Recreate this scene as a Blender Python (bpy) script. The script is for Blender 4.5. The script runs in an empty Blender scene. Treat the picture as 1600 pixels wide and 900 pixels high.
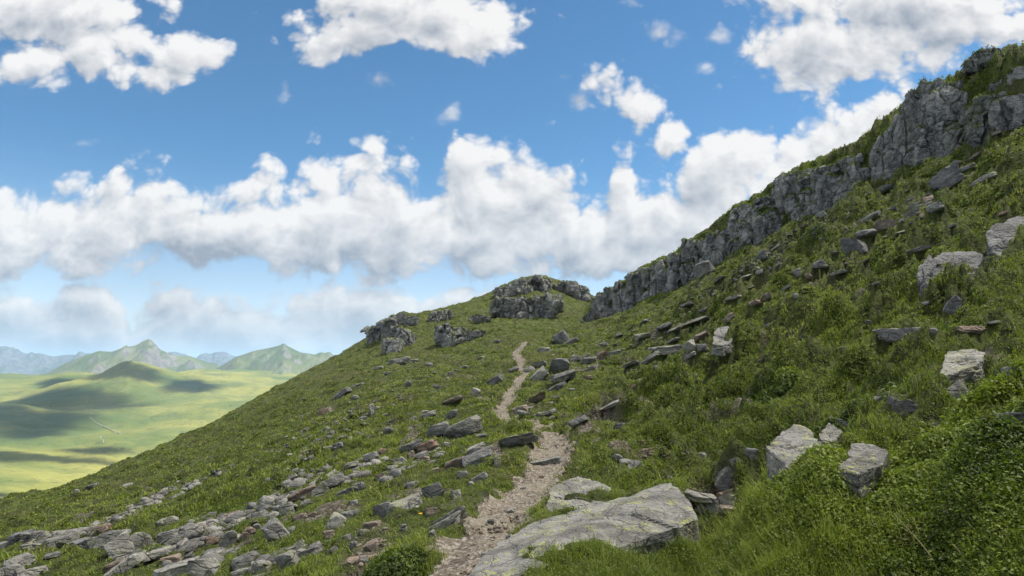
import bpy, math, random
import numpy as np
from mathutils import Vector, Matrix

# ------------------------------------------------------------------ camera
SC = bpy.context.scene
F = 1600 * 24.0 / 36.0                      # focal length in photo pixels
PITCH = math.atan((575 - 450) / F)
cam_data = bpy.data.cameras.new("camera")
cam_data.lens = 24.0
cam_data.sensor_width = 36.0
cam_data.clip_start = 0.1
cam_data.clip_end = 150000.0
cam = bpy.data.objects.new("camera", cam_data)
SC.collection.objects.link(cam)
cam.location = (0, 0, 0)                    # eye level is z = 0
cam.rotation_euler = (math.pi / 2 + PITCH, 0, 0)
SC.camera = cam

# ------------------------------------------------------------------ exposure, renderer
SC.view_settings.view_transform = 'Standard'
SC.view_settings.look = 'None'
SC.view_settings.gamma = 1.0
SC.view_settings.use_curve_mapping = False
SC.view_settings.exposure = 1.56
SC.render.engine = 'CYCLES'
SC.cycles.use_denoising = True
SC.cycles.denoiser = 'OPENIMAGEDENOISE'
SC.cycles.max_bounces = 6
SC.cycles.diffuse_bounces = 3
SC.cycles.glossy_bounces = 2
SC.cycles.volume_bounces = 1
SC.cycles.transparent_max_bounces = 8
SC.cycles.use_adaptive_sampling = True
SC.cycles.adaptive_threshold = 0.02
SC.cycles.caustics_reflective = False
SC.cycles.caustics_refractive = False

SUN_EL = math.radians(62)
SUN_AZ = math.radians(75)                   # clockwise from the view direction (+Y): high on the right
SUN_DIR = Vector((math.sin(SUN_AZ) * math.cos(SUN_EL), math.cos(SUN_AZ) * math.cos(SUN_EL), math.sin(SUN_EL)))


def pix_dir(u, v):
    X = (np.asarray(u, float) - 800) / F
    Y = (450 - np.asarray(v, float)) / F
    return X, math.cos(PITCH) - Y * math.sin(PITCH), math.sin(PITCH) + Y * math.cos(PITCH)


def pix_pol(u, v):
    """pixel -> azimuth and slope (height per metre of horizontal range)"""
    x, y, z = pix_dir(u, v)
    return np.arctan2(x, y), z / np.hypot(x, y)


# ------------------------------------------------------------------ node helper
class NT:
    def __init__(self, tree):
        self.t = tree
        self.n = tree.nodes
        self.l = tree.links

    def node(self, kind, **kw):
        nd = self.n.new(kind)
        for k, v in kw.items():
            setattr(nd, k, v)
        return nd

    def put(self, sock, val):
        if isinstance(val, bpy.types.NodeSocket):
            self.l.new(val, sock)
        elif isinstance(val, (tuple, list)) and len(val) == 3 and sock.type == 'RGBA':
            sock.default_value = (*val, 1)
        else:
            sock.default_value = val

    def m(self, op, a, b=None, c=None, clamp=False):
        nd = self.node('ShaderNodeMath', operation=op, use_clamp=clamp)
        for i, x in enumerate((a, b, c)):
            if x is not None:
                self.put(nd.inputs[i], x)
        return nd.outputs[0]

    def v(self, op, a, b=None, out=0, scale=None):
        nd = self.node('ShaderNodeVectorMath', operation=op)
        self.put(nd.inputs[0], a)
        if b is not None:
            self.put(nd.inputs[1], b)
        if scale is not None:
            self.put(nd.inputs['Scale'], scale)
        return nd.outputs[out]

    def ramp(self, x, lo, hi, a=0.0, b=1.0, smooth=True):
        nd = self.node('ShaderNodeMapRange', interpolation_type='SMOOTHSTEP' if smooth else 'LINEAR')
        for k, val in zip(('Value', 'From Min', 'From Max', 'To Min', 'To Max'), (x, lo, hi, a, b)):
            self.put(nd.inputs[k], val)
        return nd.outputs[0]

    def mix(self, f, a, b, mode='MIX'):
        nd = self.node('ShaderNodeMix', data_type='RGBA', blend_type=mode)
        nd.clamp_factor = True
        self.put(nd.inputs[0], f)
        self.put(nd.inputs[6], a)
        self.put(nd.inputs[7], b)
        return nd.outputs[2]

    def noise(self, vec, scale, detail=4.0, rough=0.55, dist=0.0, lac=2.0, out=0, kind='FBM', dim='3D'):
        nd = self.node('ShaderNodeTexNoise')
        nd.noise_type = kind
        nd.noise_dimensions = dim
        if vec is not None:
            self.put(nd.inputs['Vector'], vec)
        for k, val in (('Scale', scale), ('Detail', detail), ('Roughness', rough), ('Distortion', dist), ('Lacunarity', lac)):
            self.put(nd.inputs[k], val)
        return nd.outputs[out]

    def voro(self, vec, scale, feature='F1', detail=0.0, rough=0.5, rand=1.0, out=0, smooth=None, dim='3D'):
        nd = self.node('ShaderNodeTexVoronoi', feature=feature, voronoi_dimensions=dim)
        self.put(nd.inputs['Vector'], vec)
        self.put(nd.inputs['Scale'], scale)
        self.put(nd.inputs['Randomness'], rand)
        if 'Detail' in nd.inputs and feature != 'N_SPHERE_RADIUS':
            self.put(nd.inputs['Detail'], detail)
            self.put(nd.inputs['Roughness'], rough)
        if smooth is not None:
            self.put(nd.inputs['Smoothness'], smooth)
        return nd.outputs[out]

    def curve(self, x, pts):
        nd = self.node('ShaderNodeFloatCurve')
        self.put(nd.inputs['Value'], x)
        c = nd.mapping.curves[0]
        nd.mapping.use_clip = False
        while len(c.points) > 2:
            c.points.remove(c.points[-1])
        pts = sorted(pts)
        c.points[0].location = pts[0]
        c.points[-1].location = pts[-1]
        for p in pts[1:-1]:
            c.points.new(*p)
        for p in c.points:
            p.handle_type = 'AUTO_CLAMPED'
        nd.mapping.update()
        return nd.outputs[0]


# ------------------------------------------------------------------ sky: Nishita plus a field of cumulus, all by direction
world = bpy.data.worlds.new("World")
SC.world = world
world.use_nodes = True
wt = NT(world.node_tree)
wt.n.clear()
sky = wt.node('ShaderNodeTexSky', sky_type='NISHITA')
sky.sun_disc = False
sky.sun_elevation = SUN_EL
sky.sun_rotation = SUN_AZ
sky.altitude = 2100
sky.air_density = 1.0
sky.dust_density = 0.2
sky.ozone_density = 1.0


def XZ(u, v):
    x, y, z = pix_dir(u, v)
    return float(x / y), float(z / y)


CX0, CX1 = -0.85, 0.85                        # span of the bank curves


def bank_pts(pts):
    out = []
    for u, v in pts:
        x, z = XZ(u, v)
        out.append(((x - CX0) / (CX1 - CX0), z))
    return [(0.0, out[0][1])] + out + [(1.0, out[-1][1])]


BANK_TOP = [(-60, 330), (30, 330), (100, 335), (150, 325), (190, 292), (235, 290), (262, 318), (310, 322), (345, 338),
            (385, 312), (440, 300), (480, 292), (540, 268), (580, 254), (630, 272), (668, 315), (690, 300), (715, 245), (750, 236), (785, 262),
            (830, 246), (880, 282), (910, 310), (945, 330), (962, 275), (985, 268), (1000, 300), (1030, 285), (1060, 300), (1090, 240), (1150, 215),
            (1200, 238), (1245, 195), (1300, 172), (1350, 176), (1420, 150), (1500, 160)]
BANK_BOT = [(-60, 432), (60, 432), (130, 440), (205, 442), (228, 420), (260, 412), (330, 420), (420, 425), (540, 438), (575, 424), (640, 438), (800, 440), (960, 448), (1100, 440), (1300, 420)]
LOW_TOP = [(-60, 490), (40, 482), (100, 474), (160, 480), (230, 492), (310, 484), (380, 480), (440, 470), (490, 472), (560, 462), (605, 450), (640, 472), (680, 470), (720, 474), (800, 470), (1000, 480)]
BASE = WISP = None
BLOBS = [  # u, v, half width, half height of the separate cumulus
    (60, 30, 190, 80), (150, 70, 90, 62), (50, 95, 95, 45), (285, 88, 72, 46), (250, 112, 40, 34), (110, 20, 130, 60),
    (640, 20, 185, 62), (520, 62, 72, 46), (745, 55, 80, 46), (600, 40, 130, 50),
    (1420, 10, 290, 80), (1290, 92, 110, 52), (1360, 60, 200, 60), (1480, 40, 200, 60),
    (950, 125, 52, 34), (985, 160, 60, 42), (1048, 208, 36, 36), (930, 105, 34, 24), (905, 155, 18, 18), (1000, 190, 40, 24),
    (588, 123, 34, 18), (446, 143, 14, 18), (135, 224, 34, 15), (708, 178, 18, 14), (998, 8, 28, 12), (1030, 52, 34, 18), (880, 120, 18, 11),
    (1192, 120, 14, 10), (912, 215, 28, 14), (1105, 103, 15, 10), (1130, 55, 28, 16), (1205, 200, 24, 14),
    (15, 455, 45, 16), (185, 462, 40, 10), (280, 456, 26, 9), (60, 476, 30, 10), (430, 470, 24, 9)]

geo = wt.node('ShaderNodeTexCoord')
sep = wt.node('ShaderNodeSeparateXYZ')
wt.l.new(geo.outputs['Generated'], sep.inputs[0])
dy = wt.m('MAXIMUM', wt.m('ABSOLUTE', sep.outputs[1]), 0.22)
comb = wt.node('ShaderNodeCombineXYZ')
wt.l.new(wt.m('DIVIDE', sep.outputs[0], dy), comb.inputs[0])
wt.l.new(wt.m('DIVIDE', sep.outputs[2], dy), comb.inputs[1])
P0 = comb.outputs[0]


def cloud_field(P, fine):
    """signed thickness of the cumulus at a direction: > 0 inside a cloud"""
    s = wt.node('ShaderNodeSeparateXYZ')
    wt.l.new(P, s.inputs[0])
    X, Z = s.outputs[0], s.outputs[1]
    xn = wt.ramp(X, CX0, CX1, 0.0, 1.0, smooth=False)
    k = 1 / 0.055
    top = wt.curve(xn, bank_pts(BANK_TOP))
    bot = wt.curve(xn, bank_pts(BANK_BOT))
    low = wt.curve(xn, bank_pts(LOW_TOP))
    bank = wt.m('MINIMUM', wt.m('MULTIPLY', wt.m('SUBTRACT', top, Z), k), wt.m('MULTIPLY_ADD', wt.m('SUBTRACT', Z, bot), k * 1.5, -0.45))
    bank2 = wt.m('MULTIPLY_ADD', wt.m('SUBTRACT', low, Z), k * 1.2, 0.1)
    cov = wt.m('ADD', wt.m('MAXIMUM', bank, bank2), 0.5)
    wisp = None
    for u, v, a, b in BLOBS:
        cx, cz = XZ(u, v)
        q = wt.v('MULTIPLY', wt.v('SUBTRACT', P, (cx, cz, 0)), (F / a, F / b, 0))
        ln = wt.v('LENGTH', q, out=1)
        g = min(1.0, max(0.0, (b - 8) / 40.0))
        gain = 0.55 + 1.25 * g
        term = wt.m('MULTIPLY_ADD', ln, -gain, gain * 0.98 - 0.5 * (1 - g))
        if b < 21:
            if fine:
                wisp = term if wisp is None else wt.m('MAXIMUM', wisp, term)
        else:
            cov = wt.m('MAXIMUM', cov, term)
    # the rest of the sky, out of the photograph's view: nearly full cloud, made up to whiten and raise the ambient light
    w = wt.ramp(wt.m('MAXIMUM', wt.m('SUBTRACT', wt.m('ABSOLUTE', X), 0.84), wt.m('SUBTRACT', Z, 0.62)), 0.0, 0.3)
    far = wt.m('MULTIPLY_ADD', wt.noise(P, 1.3, 2.0, dim='2D'), 9.0, -2.6)
    cov = wt.m('ADD', wt.m('MULTIPLY', cov, wt.m('SUBTRACT', 1.0, w)), wt.m('MULTIPLY', far, w))
    cov = wt.m('MINIMUM', wt.m('MAXIMUM', cov, -1.6), 1.5)
    Ps = wt.v('MULTIPLY', P, (1.0, 1.15, 1.0))
    warp = wt.v('ADD', Ps, wt.v('SCALE', wt.noise(Ps, 9.0, 2.0, out=1, dim='2D'), scale=0.04))
    n1 = wt.noise(warp, 8.0, 9.0 if fine else 6.0, 0.60, dim='2D')
    puff = wt.voro(warp, 13.0, 'F1', detail=3.0, rough=0.55, dim='2D')
    d = wt.m('MULTIPLY_ADD', n1, 3.6, -1.8)
    d = wt.m('ADD', d, wt.m('MULTIPLY_ADD', puff, -2.1, 0.95))
    if fine:
        global BASE
        BASE = wt.m('MULTIPLY', wt.ramp(wt.m('SUBTRACT', Z, bot), -0.005, 0.075, 1.0, 0.0), wt.ramp(wt.m('SUBTRACT', top, Z), 0.02, 0.06))
    if fine:
        global WISP
        WISP = wt.m('ADD', wt.m('MULTIPLY_ADD', wt.m('MAXIMUM', wisp, -1.6), 1.6, 1.25), d)
    return wt.m('ADD', wt.m('MULTIPLY_ADD', cov, 1.45, 1.0), d), Z


D0, Zc = cloud_field(P0, True)
D1, _ = cloud_field(wt.v('ADD', P0, (0.010, 0.021, 0)), False)
alpha = wt.ramp(D0, -0.15, 1.05)
alpha = wt.m('MAXIMUM', alpha, wt.m('MULTIPLY', wt.ramp(WISP, -0.3, 1.9), 0.72))   # thin scraps let the blue through
slope = wt.m('SUBTRACT', D0, D1)
lit = wt.m('MULTIPLY_ADD', slope, 0.30, 0.74)
thick = wt.ramp(D0, 1.2, 3.6)
lit = wt.m('SUBTRACT', lit, wt.m('MULTIPLY', thick, 0.40))
lit = wt.m('SUBTRACT', lit, wt.m('MULTIPLY', BASE, 0.4))
big = wt.noise(P0, 5.0, 3.0, 0.5, dim='2D')
lit = wt.m('ADD', lit, wt.m('MULTIPLY_ADD', big, 0.7, -0.35), clamp=True)
ccol = wt.mix(lit, (0.36, 0.41, 0.49), (0.98, 0.97, 0.96))
# low clouds stand far off in the haze
lowf = wt.ramp(Zc, 0.03, 0.16, 0.24, 0.0)
ccol = wt.mix(lowf, ccol, (0.76, 0.78, 0.83))
alpha = wt.m('MULTIPLY', alpha, wt.ramp(Zc, -0.02, 0.10, 0.88, 1.0))
bg_sky = wt.node('ShaderNodeBackground')
hs = wt.node('ShaderNodeHueSaturation')
wt.l.new(wt.mix(1.0, sky.outputs[0], wt.mix(wt.ramp(sep.outputs[2], 0.0, 0.22), (0.92, 0.95, 0.98), (0.66, 0.93, 1.0)), 'MULTIPLY'), hs.inputs['Color'])
wt.l.new(wt.ramp(sep.outputs[2], 0.0, 0.30, 0.60, 1.04), hs.inputs['Saturation'])
wt.l.new(hs.outputs[0], bg_sky.inputs[0])
bg_sky.inputs[1].default_value = 0.0505
bg_cl = wt.node('ShaderNodeBackground')
wt.l.new(ccol, bg_cl.inputs[0])
bg_cl.inputs[1].default_value = 0.325
mx = wt.node('ShaderNodeMixShader')
wt.l.new(alpha, mx.inputs[0])
wt.l.new(bg_sky.outputs[0], mx.inputs[1])
wt.l.new(bg_cl.outputs[0], mx.inputs[2])
wo = wt.node('ShaderNodeOutputWorld')
wt.l.new(mx.outputs[0], wo.inputs[0])
world.cycles.sampling_method = 'MANUAL'
world.cycles.sample_map_resolution = 512

# ------------------------------------------------------------------ sun
sun_data = bpy.data.lights.new("sun", 'SUN')
sun_data.energy = 4.0
sun_data.angle = math.radians(0.53)
sun_data.color = (1.0, 0.95, 0.88)
sun = bpy.data.objects.new("sun", sun_data)
SC.collection.objects.link(sun)
sun.rotation_euler = (-SUN_DIR).to_track_quat('-Z', 'Y').to_euler()

# ------------------------------------------------------------------ numpy noise
def _hash(ix, iy, iz, seed):
    with np.errstate(over='ignore'):
        h = ix.astype(np.uint32) * np.uint32(374761393) + iy.astype(np.uint32) * np.uint32(668265263) \
            + iz.astype(np.uint32) * np.uint32(2147483647) + np.uint32((seed * 974634777) & 0xffffffff)
        h = (h ^ (h >> np.uint32(13))) * np.uint32(1274126177)
        h = (h ^ (h >> np.uint32(16))) * np.uint32(2246822519)
        h = h ^ (h >> np.uint32(13))
    return h.astype(np.float64) / 4294967295.0


def vnoise2(x, y, seed=0):
    """smooth noise in -1..1"""
    x = np.asarray(x, float); y = np.asarray(y, float)
    ix = np.floor(x).astype(np.int64); iy = np.floor(y).astype(np.int64)
    fx = x - ix; fy = y - iy
    z = np.zeros_like(ix)
    out = 0
    ux = fx * fx * fx * (fx * (fx * 6 - 15) + 10); uy = fy * fy * fy * (fy * (fy * 6 - 15) + 10)
    def g(dx, dy):
        a = _hash(ix + dx, iy + dy, z, seed) * 2 * math.pi
        return np.cos(a) * (fx - dx) + np.sin(a) * (fy - dy)
    a = g(0, 0); b = g(1, 0); c = g(0, 1); d = g(1, 1)
    return 1.5 * ((a + (b - a) * ux) * (1 - uy) + (c + (d - c) * ux) * uy)


def fbm2(x, y, oct=4, seed=0, gain=0.5, lac=2.03):
    s = 0; a = 1.0
    for o in range(oct):
        s = s + a * vnoise2(x + 17.3 * o, y - 9.1 * o, seed + o)
        x = x * lac; y = y * lac; a *= gain
    return s


def vnoise3(p, seed=0):
    p = np.asarray(p, float)
    i = np.floor(p).astype(np.int64); f = p - i
    u = f * f * (3 - 2 * f)
    r = 0
    for dx in (0, 1):
        for dy in (0, 1):
            for dz in (0, 1):
                w = (u[:, 0] if dx else 1 - u[:, 0]) * (u[:, 1] if dy else 1 - u[:, 1]) * (u[:, 2] if dz else 1 - u[:, 2])
                r = r + w * _hash(i[:, 0] + dx, i[:, 1] + dy, i[:, 2] + dz, seed)
    return r * 2 - 1


def fbm3(p, oct=3, seed=0, gain=0.5):
    s = 0; a = 1.0
    for o in range(oct):
        s = s + a * vnoise3(p + 3.7 * o, seed + o)
        p = p * 2.03; a *= gain
    return s


def sstep(x, a, b):
    t = np.clip((x - a) / (b - a), 0, 1)
    return t * t * (3 - 2 * t)


# ------------------------------------------------------------------ mesh helper
def mesh_np(name, verts, faces, mat=None, smooth=True, attrs=None, parent=None):
    """faces: array (n, k) of equal-size polygons"""
    me = bpy.data.meshes.new(name)
    nv, (nf, k) = len(verts), faces.shape
    me.vertices.add(nv)
    me.vertices.foreach_set('co', np.ascontiguousarray(verts, np.float32).ravel())
    me.loops.add(nf * k)
    me.loops.foreach_set('vertex_index', np.ascontiguousarray(faces, np.int32).ravel())
    me.polygons.add(nf)
    me.polygons.foreach_set('loop_start', np.arange(0, nf * k, k, dtype=np.int32))
    if smooth:
        me.polygons.foreach_set('use_smooth', np.ones(nf, bool))
    for an, (dom, vals) in (attrs or {}).items():
        vals = np.asarray(vals, np.float32)
        a = me.attributes.new(an, 'FLOAT' if vals.ndim == 1 else 'FLOAT_VECTOR', dom)
        a.data.foreach_set('value' if vals.ndim == 1 else 'vector', vals.ravel())
    me.update(calc_edges=True)
    if mat:
        me.materials.append(mat)
    o = bpy.data.objects.new(name, me)
    SC.collection.objects.link(o)
    if parent:
        o.parent = parent
    return o


def tag(o, label=None, cat=None, group=None, kind=None):
    if label: o['label'] = label
    if cat: o['category'] = cat
    if group: o['group'] = group
    if kind: o['kind'] = kind
    return o


def new_mat(name):
    m = bpy.data.materials.new(name)
    m.use_nodes = True
    nt = NT(m.node_tree)
    bs = next(n for n in nt.n if n.type == 'BSDF_PRINCIPLED')
    out = next(n for n in nt.n if n.type == 'OUTPUT_MATERIAL')
    bs.inputs['Specular IOR Level'].default_value = 0.25
    return m, nt, bs, out


def bump(nt, h, dist, strength=1.0, normal=None):
    b = nt.node('ShaderNodeBump')
    nt.put(b.inputs['Height'], h)
    b.inputs['Distance'].default_value = dist
    b.inputs['Strength'].default_value = strength
    if normal is not None:
        nt.l.new(normal, b.inputs['Normal'])
    return b.outputs[0]


# ------------------------------------------------------------------ the hillside: one height field round the camera
class TPS:
    """smooth surface through control points (pixel, range) -> slope over (azimuth, log range)"""
    KA, KR = 1.6, 0.75

    def __init__(self, pts, smooth=1e-5):
        p = np.array(pts, float)
        th, e = pix_pol(p[:, 0], p[:, 1])
        self.c = np.stack([th * self.KA, np.log(p[:, 2]) * self.KR], 1)
        n = len(p)
        A = np.zeros((n + 3, n + 3))
        A[:n, :n] = self.k(self.c[:, None] - self.c[None]) + smooth * np.eye(n)
        A[:n, n] = 1; A[:n, n + 1:] = self.c; A[n:, :n] = A[:n, n:].T
        self.w = np.linalg.solve(A, np.r_[e, 0, 0, 0])

    @staticmethod
    def k(d):
        r2 = (d ** 2).sum(-1) + 1e-12
        return 0.5 * r2 * np.log(r2)

    def __call__(self, th, r):
        sh = th.shape
        q = np.stack([th.ravel() * self.KA, np.log(r.ravel()) * self.KR], 1)
        n = len(self.c)
        out = np.empty(len(q))
        for i in range(0, len(q), 40000):
            b = q[i:i + 40000]
            out[i:i + 40000] = self.k(b[:, None] - self.c[None]) @ self.w[:n] + self.w[n] + b @ self.w[n + 1:]
        return out.reshape(sh)


HILL = [
    # left slope, falling away from the path
    (-320, 900, 24), (-320, 850, 45), (-320, 845, 70), (-320, 880, 120),
    (0, 900, 16), (0, 850, 24), (0, 810, 45), (0, 791, 62), (0, 815, 95), (0, 870, 150),
    (200, 900, 11), (200, 850, 15.5), (200, 800, 24), (200, 750, 42), (200, 720, 72), (200, 738, 105), (200, 780, 160),
    (400, 900, 7.6), (400, 850, 9.8), (400, 800, 13.5), (400, 750, 20), (400, 700, 33), (400, 650, 60), (400, 623, 92), (400, 636, 130), (400, 690, 200),
    (530, 900, 6.3), (530, 850, 7.7), (530, 800, 10), (530, 700, 20), (530, 620, 50), (530, 556, 104), (530, 575, 150), (530, 640, 220),
    (600, 850, 7.2), (600, 700, 17), (600, 600, 48), (600, 560, 80), (612, 520, 98), (625, 489, 106), (600, 505, 108), (575, 535, 106), (640, 487, 108), (612, 520, 135), (612, 600, 220),
    (665, 492, 110), (690, 483, 114), (690, 520, 95), (680, 560, 72), (690, 510, 145), (690, 580, 230),
    # path and the saddle it climbs to
    (700, 900, 5.4), (760, 800, 7.7), (840, 720, 11.6), (865, 680, 15), (860, 655, 18), (790, 640, 22), (795, 600, 33), (822, 575, 43), (808, 545, 56), (822, 528, 68), (800, 505, 90),
    (700, 700, 14), (700, 620, 30), (720, 560, 62), (700, 800, 8),
    # the knoll
    (755, 462, 122), (790, 445, 127), (825, 431, 130), (845, 429, 131), (880, 440, 131), (905, 452, 131), (922, 474, 130), (760, 500, 100), (820, 505, 94), (870, 500, 96), (900, 490, 103),
    (830, 470, 112), (770, 475, 112), (890, 465, 118), (840, 450, 150), (840, 560, 240), (755, 490, 150), (920, 500, 160),
    # right slope up to the foot of the crags
    (930, 505, 78), (1000, 478, 73), (1100, 425, 67), (1180, 375, 63), (1250, 345, 59), (1330, 305, 55), (1400, 275, 52), (1480, 240, 50), (1530, 222, 48), (1600, 190, 46), (1800, 90, 44),
    (900, 540, 53), (920, 600, 27), (900, 640, 19.5), (930, 700, 12.5),
    (1000, 900, 5.2), (1000, 700, 12), (1000, 620, 21), (1000, 560, 35), (1000, 510, 53),
    (1200, 900, 4.9), (1200, 700, 9), (1200, 600, 14.5), (1200, 520, 23.5), (1200, 440, 39),
    (1400, 900, 4.4), (1400, 800, 5.05), (1400, 690, 6.4), (1400, 600, 9.4), (1400, 520, 14.5), (1400, 420, 25), (1400, 340, 37),
    (1600, 900, 4.0), (1600, 850, 4.3), (1600, 760, 4.7), (1600, 700, 5.2), (1600, 640, 6.6), (1600, 560, 9), (1600, 450, 15), (1600, 350, 23), (1600, 270, 33),
    (1850, 800, 4.4), (1850, 500, 9), (1850, 250, 23),
    # the leafy bank at the right and the grassy rim in front of the long slab
    (1300, 868, 4.7), (1300, 838, 4.95), (1300, 790, 5.35), (1300, 772, 5.6), (1400, 862, 4.6), (1400, 752, 5.45), (1400, 732, 5.75), (1500, 862, 4.45), (1500, 828, 4.6), (1500, 725, 5.15), (1500, 695, 5.5),
    (1240, 764, 6.0), (1200, 764, 6.15), (1210, 822, 5.6),
    (880, 864, 5.4), (935, 844, 5.7), (960, 884, 5.3), (1072, 860, 6.1), (1110, 834, 6.5), (1000, 884, 5.6),
    # under the feet and beyond the skyline of the ridge
    (800, 1500, 1.9), (200, 1500, 2.2), (1500, 1400, 1.9), (-200, 1500, 3.0),
    (1000, 500, 110), (1200, 400, 105), (1400, 300, 95), (1600, 210, 90), (1000, 600, 230), (1300, 450, 230), (1600, 330, 230),
]
TH0, TH1, NTH = -1.08, 1.08, 1180
R0, R1, NR = 1.25, 240.0, 720
# the step of the crags: pixel of the foot, how far the top stands above it (pixels)
CRAG = [(880, 522, 0), (915, 510, 8), (930, 505, 38), (960, 492, 49), (1000, 478, 56), (1050, 452, 57), (1100, 425, 66), (1150, 392, 70), (1180, 375, 64), (1220, 355, 72), (1250, 345, 76), (1290, 328, 79), (1330, 305, 70), (1360, 290, 73), (1400, 275, 88), (1450, 252, 99), (1490, 236, 102), (1530, 222, 100), (1560, 208, 98), (1600, 190, 98), (1800, 90, 96)]

_th = np.linspace(TH0, TH1, NTH)
_lr = np.linspace(math.log(R0), math.log(R1), NR)
GT, GL = np.meshgrid(_th, _lr, indexing='ij')
GR = np.exp(GL)
tps = TPS(HILL)
# the surface is smooth: solve it on a coarse grid, then bicubic-ish refine
ct = np.linspace(TH0, TH1, 200); cl = np.linspace(math.log(R0), math.log(R1), 180)
CT, CL = np.meshgrid(ct, cl, indexing='ij')
CE = tps(CT, np.exp(CL))


def bilin(G, th, lr, t0=TH0, t1=TH1, l0=math.log(R0), l1=math.log(R1)):
    n, m = G.shape
    a = np.clip((th - t0) / (t1 - t0) * (n - 1), 0, n - 1.001); b = np.clip((lr - l0) / (l1 - l0) * (m - 1), 0, m - 1.001)
    i = a.astype(int); j = b.astype(int); fa = a - i; fb = b - j
    return (G[i, j] * (1 - fa) + G[i + 1, j] * fa) * (1 - fb) + (G[i, j + 1] * (1 - fa) + G[i + 1, j + 1] * fa) * fb


GE = bilin(CE, GT, GL)
_cp = np.array(CRAG, float)
_cth, _ = pix_pol(_cp[:, 0], _cp[:, 1])
# range of the crag foot along each azimuth
_foot = [(930, 78), (1000, 73), (1100, 67), (1180, 63), (1250, 59), (1330, 55), (1400, 52), (1480, 50), (1530, 48), (1600, 46), (1800, 44)]
_fth = np.array([pix_pol(u, 500 if u < 1000 else 300)[0] for u, r in _foot])
RC = np.interp(_th, _fth, [r for u, r in _foot])
HC = np.interp(_th, _cth, _cp[:, 2], left=0) / F
HC = np.where(_th > _cth[0], HC, 0)
stp = sstep(GR, (RC + 0.6)[:, None], (RC + 2.6)[:, None])
GE = GE + stp * HC[:, None] * np.exp(-np.clip(GR - RC[:, None] - 3, 0, 200) / 60.0)
GX = GR * np.sin(GT); GY = GR * np.cos(GT)
GZ = GE * GR

# path centre line from the photograph's bends, put on the ground
PATH_PX = [(640, 960, 0.44), (690, 900, 0.40), (745, 840, 0.36), (800, 775, 0.34), (838, 735, 0.34), (862, 700, 0.34), (868, 672, 0.33), (850, 655, 0.30), (800, 650, 0.28), (778, 636, 0.26),
           (792, 620, 0.24), (800, 606, 0.28), (812, 592, 0.28), (822, 578, 0.28), (817, 566, 0.30), (806, 552, 0.34), (812, 542, 0.36), (822, 533, 0.36)]


def trace(u, v, Z=None, rmin=2.0):
    """first point of the ground that a pixel's ray meets -> x, y, z, r"""
    Z = GZ if Z is None else Z
    th, e = pix_pol(u, v)
    a = float(np.clip((th - TH0) / (TH1 - TH0) * (NTH - 1), 0, NTH - 1.001)); i = int(a); fa = a - i
    z = Z[i] * (1 - fa) + Z[i + 1] * fa
    r = GR[0]
    below = z >= e * r
    k = np.nonzero(below & (r > rmin))[0]
    j = int(k[0]) if len(k) else NR - 1
    if len(k) and j > 0:
        d0 = z[j - 1] - e * r[j - 1]; d1 = z[j] - e * r[j]
        f = d0 / (d0 - d1 + 1e-12)
        rr = r[j - 1] + (r[j] - r[j - 1]) * min(1, max(0, f))
    else:
        j = int(np.argmin(np.abs(e * r - z)[40:])) + 40
        rr = r[j]
    zz = float(np.interp(rr, r, z))
    return float(rr * math.sin(th)), float(rr * math.cos(th)), zz, float(rr)


_pp = []
for u, v, w in PATH_PX:
    if v > 900:
        th, e = pix_pol(u, v); r = 4.6
        _pp.append((r * math.sin(th), r * math.cos(th), w))
    else:
        x, y, z, r = trace(u, v)
        _pp.append((x, y, w))
_pp = [(_pp[0][0] - 0.35, 0.9, 0.42)] + _pp
_pp = np.array(_pp)
_s = np.r_[0, np.cumsum(np.hypot(*np.diff(_pp[:, :2], axis=0).T))]
_ss = np.linspace(0, _s[-1], 260)
PATH = np.stack([np.interp(_ss, _s, _pp[:, k]) for k in range(3)], 1)
for _ in range(2):
    PATH[1:-1] = (PATH[:-2] + 2 * PATH[1:-1] + PATH[2:]) / 4


def path_dist(x, y):
    """distance to the path's middle over its half width: < 1 on the trodden earth"""
    sh = x.shape
    x = x.ravel(); y = y.ravel()
    out = np.full(len(x), 99.0)
    r = np.hypot(x, y)
    m = np.nonzero(r < 80)[0]
    for i in range(0, len(m), 40000):
        b = m[i:i + 40000]
        d = np.hypot(x[b, None] - PATH[None, :, 0], y[b, None] - PATH[None, :, 1]) / (0.98 * PATH[None, :, 2])
        out[b] = d.min(1)
    return out.reshape(sh)


# bare patches: pixel, half width, half height in the photograph
BARE_PX = [(940, 640, 60, 25), (985, 625, 60, 22), (1040, 700, 60, 20), (575, 850, 45, 40), (560, 885, 40, 25), (1265, 625, 50, 35), (1345, 570, 28, 22), (1425, 580, 32, 14),
           (985, 800, 40, 22), (940, 825, 45, 16), (1120, 745, 45, 22), (760, 880, 70, 40), (800, 800, 60, 30), (1230, 740, 40, 28), (900, 735, 30, 30), (830, 630, 40, 14), (1020, 590, 50, 10), (1050, 800, 25, 8)]


def patch_mask(x, y, lst):
    m = np.zeros(x.shape)
    for u, v, a, b in lst:
        px, py, pz, pr = trace(u, v)
        rb = max(0.12, b * pr / F * 2.2)            # foreshortened: deeper than it looks
        ra = a * pr / F
        th = math.atan2(px, py)
        dx = (x - px) * math.cos(th) - (y - py) * math.sin(th); dy = (x - px) * math.sin(th) + (y - py) * math.cos(th)
        d = np.sqrt((dx / ra) ** 2 + (dy / rb) ** 2)
        m = np.maximum(m, np.clip(1.35 - d, 0, 1))
    return m


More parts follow.
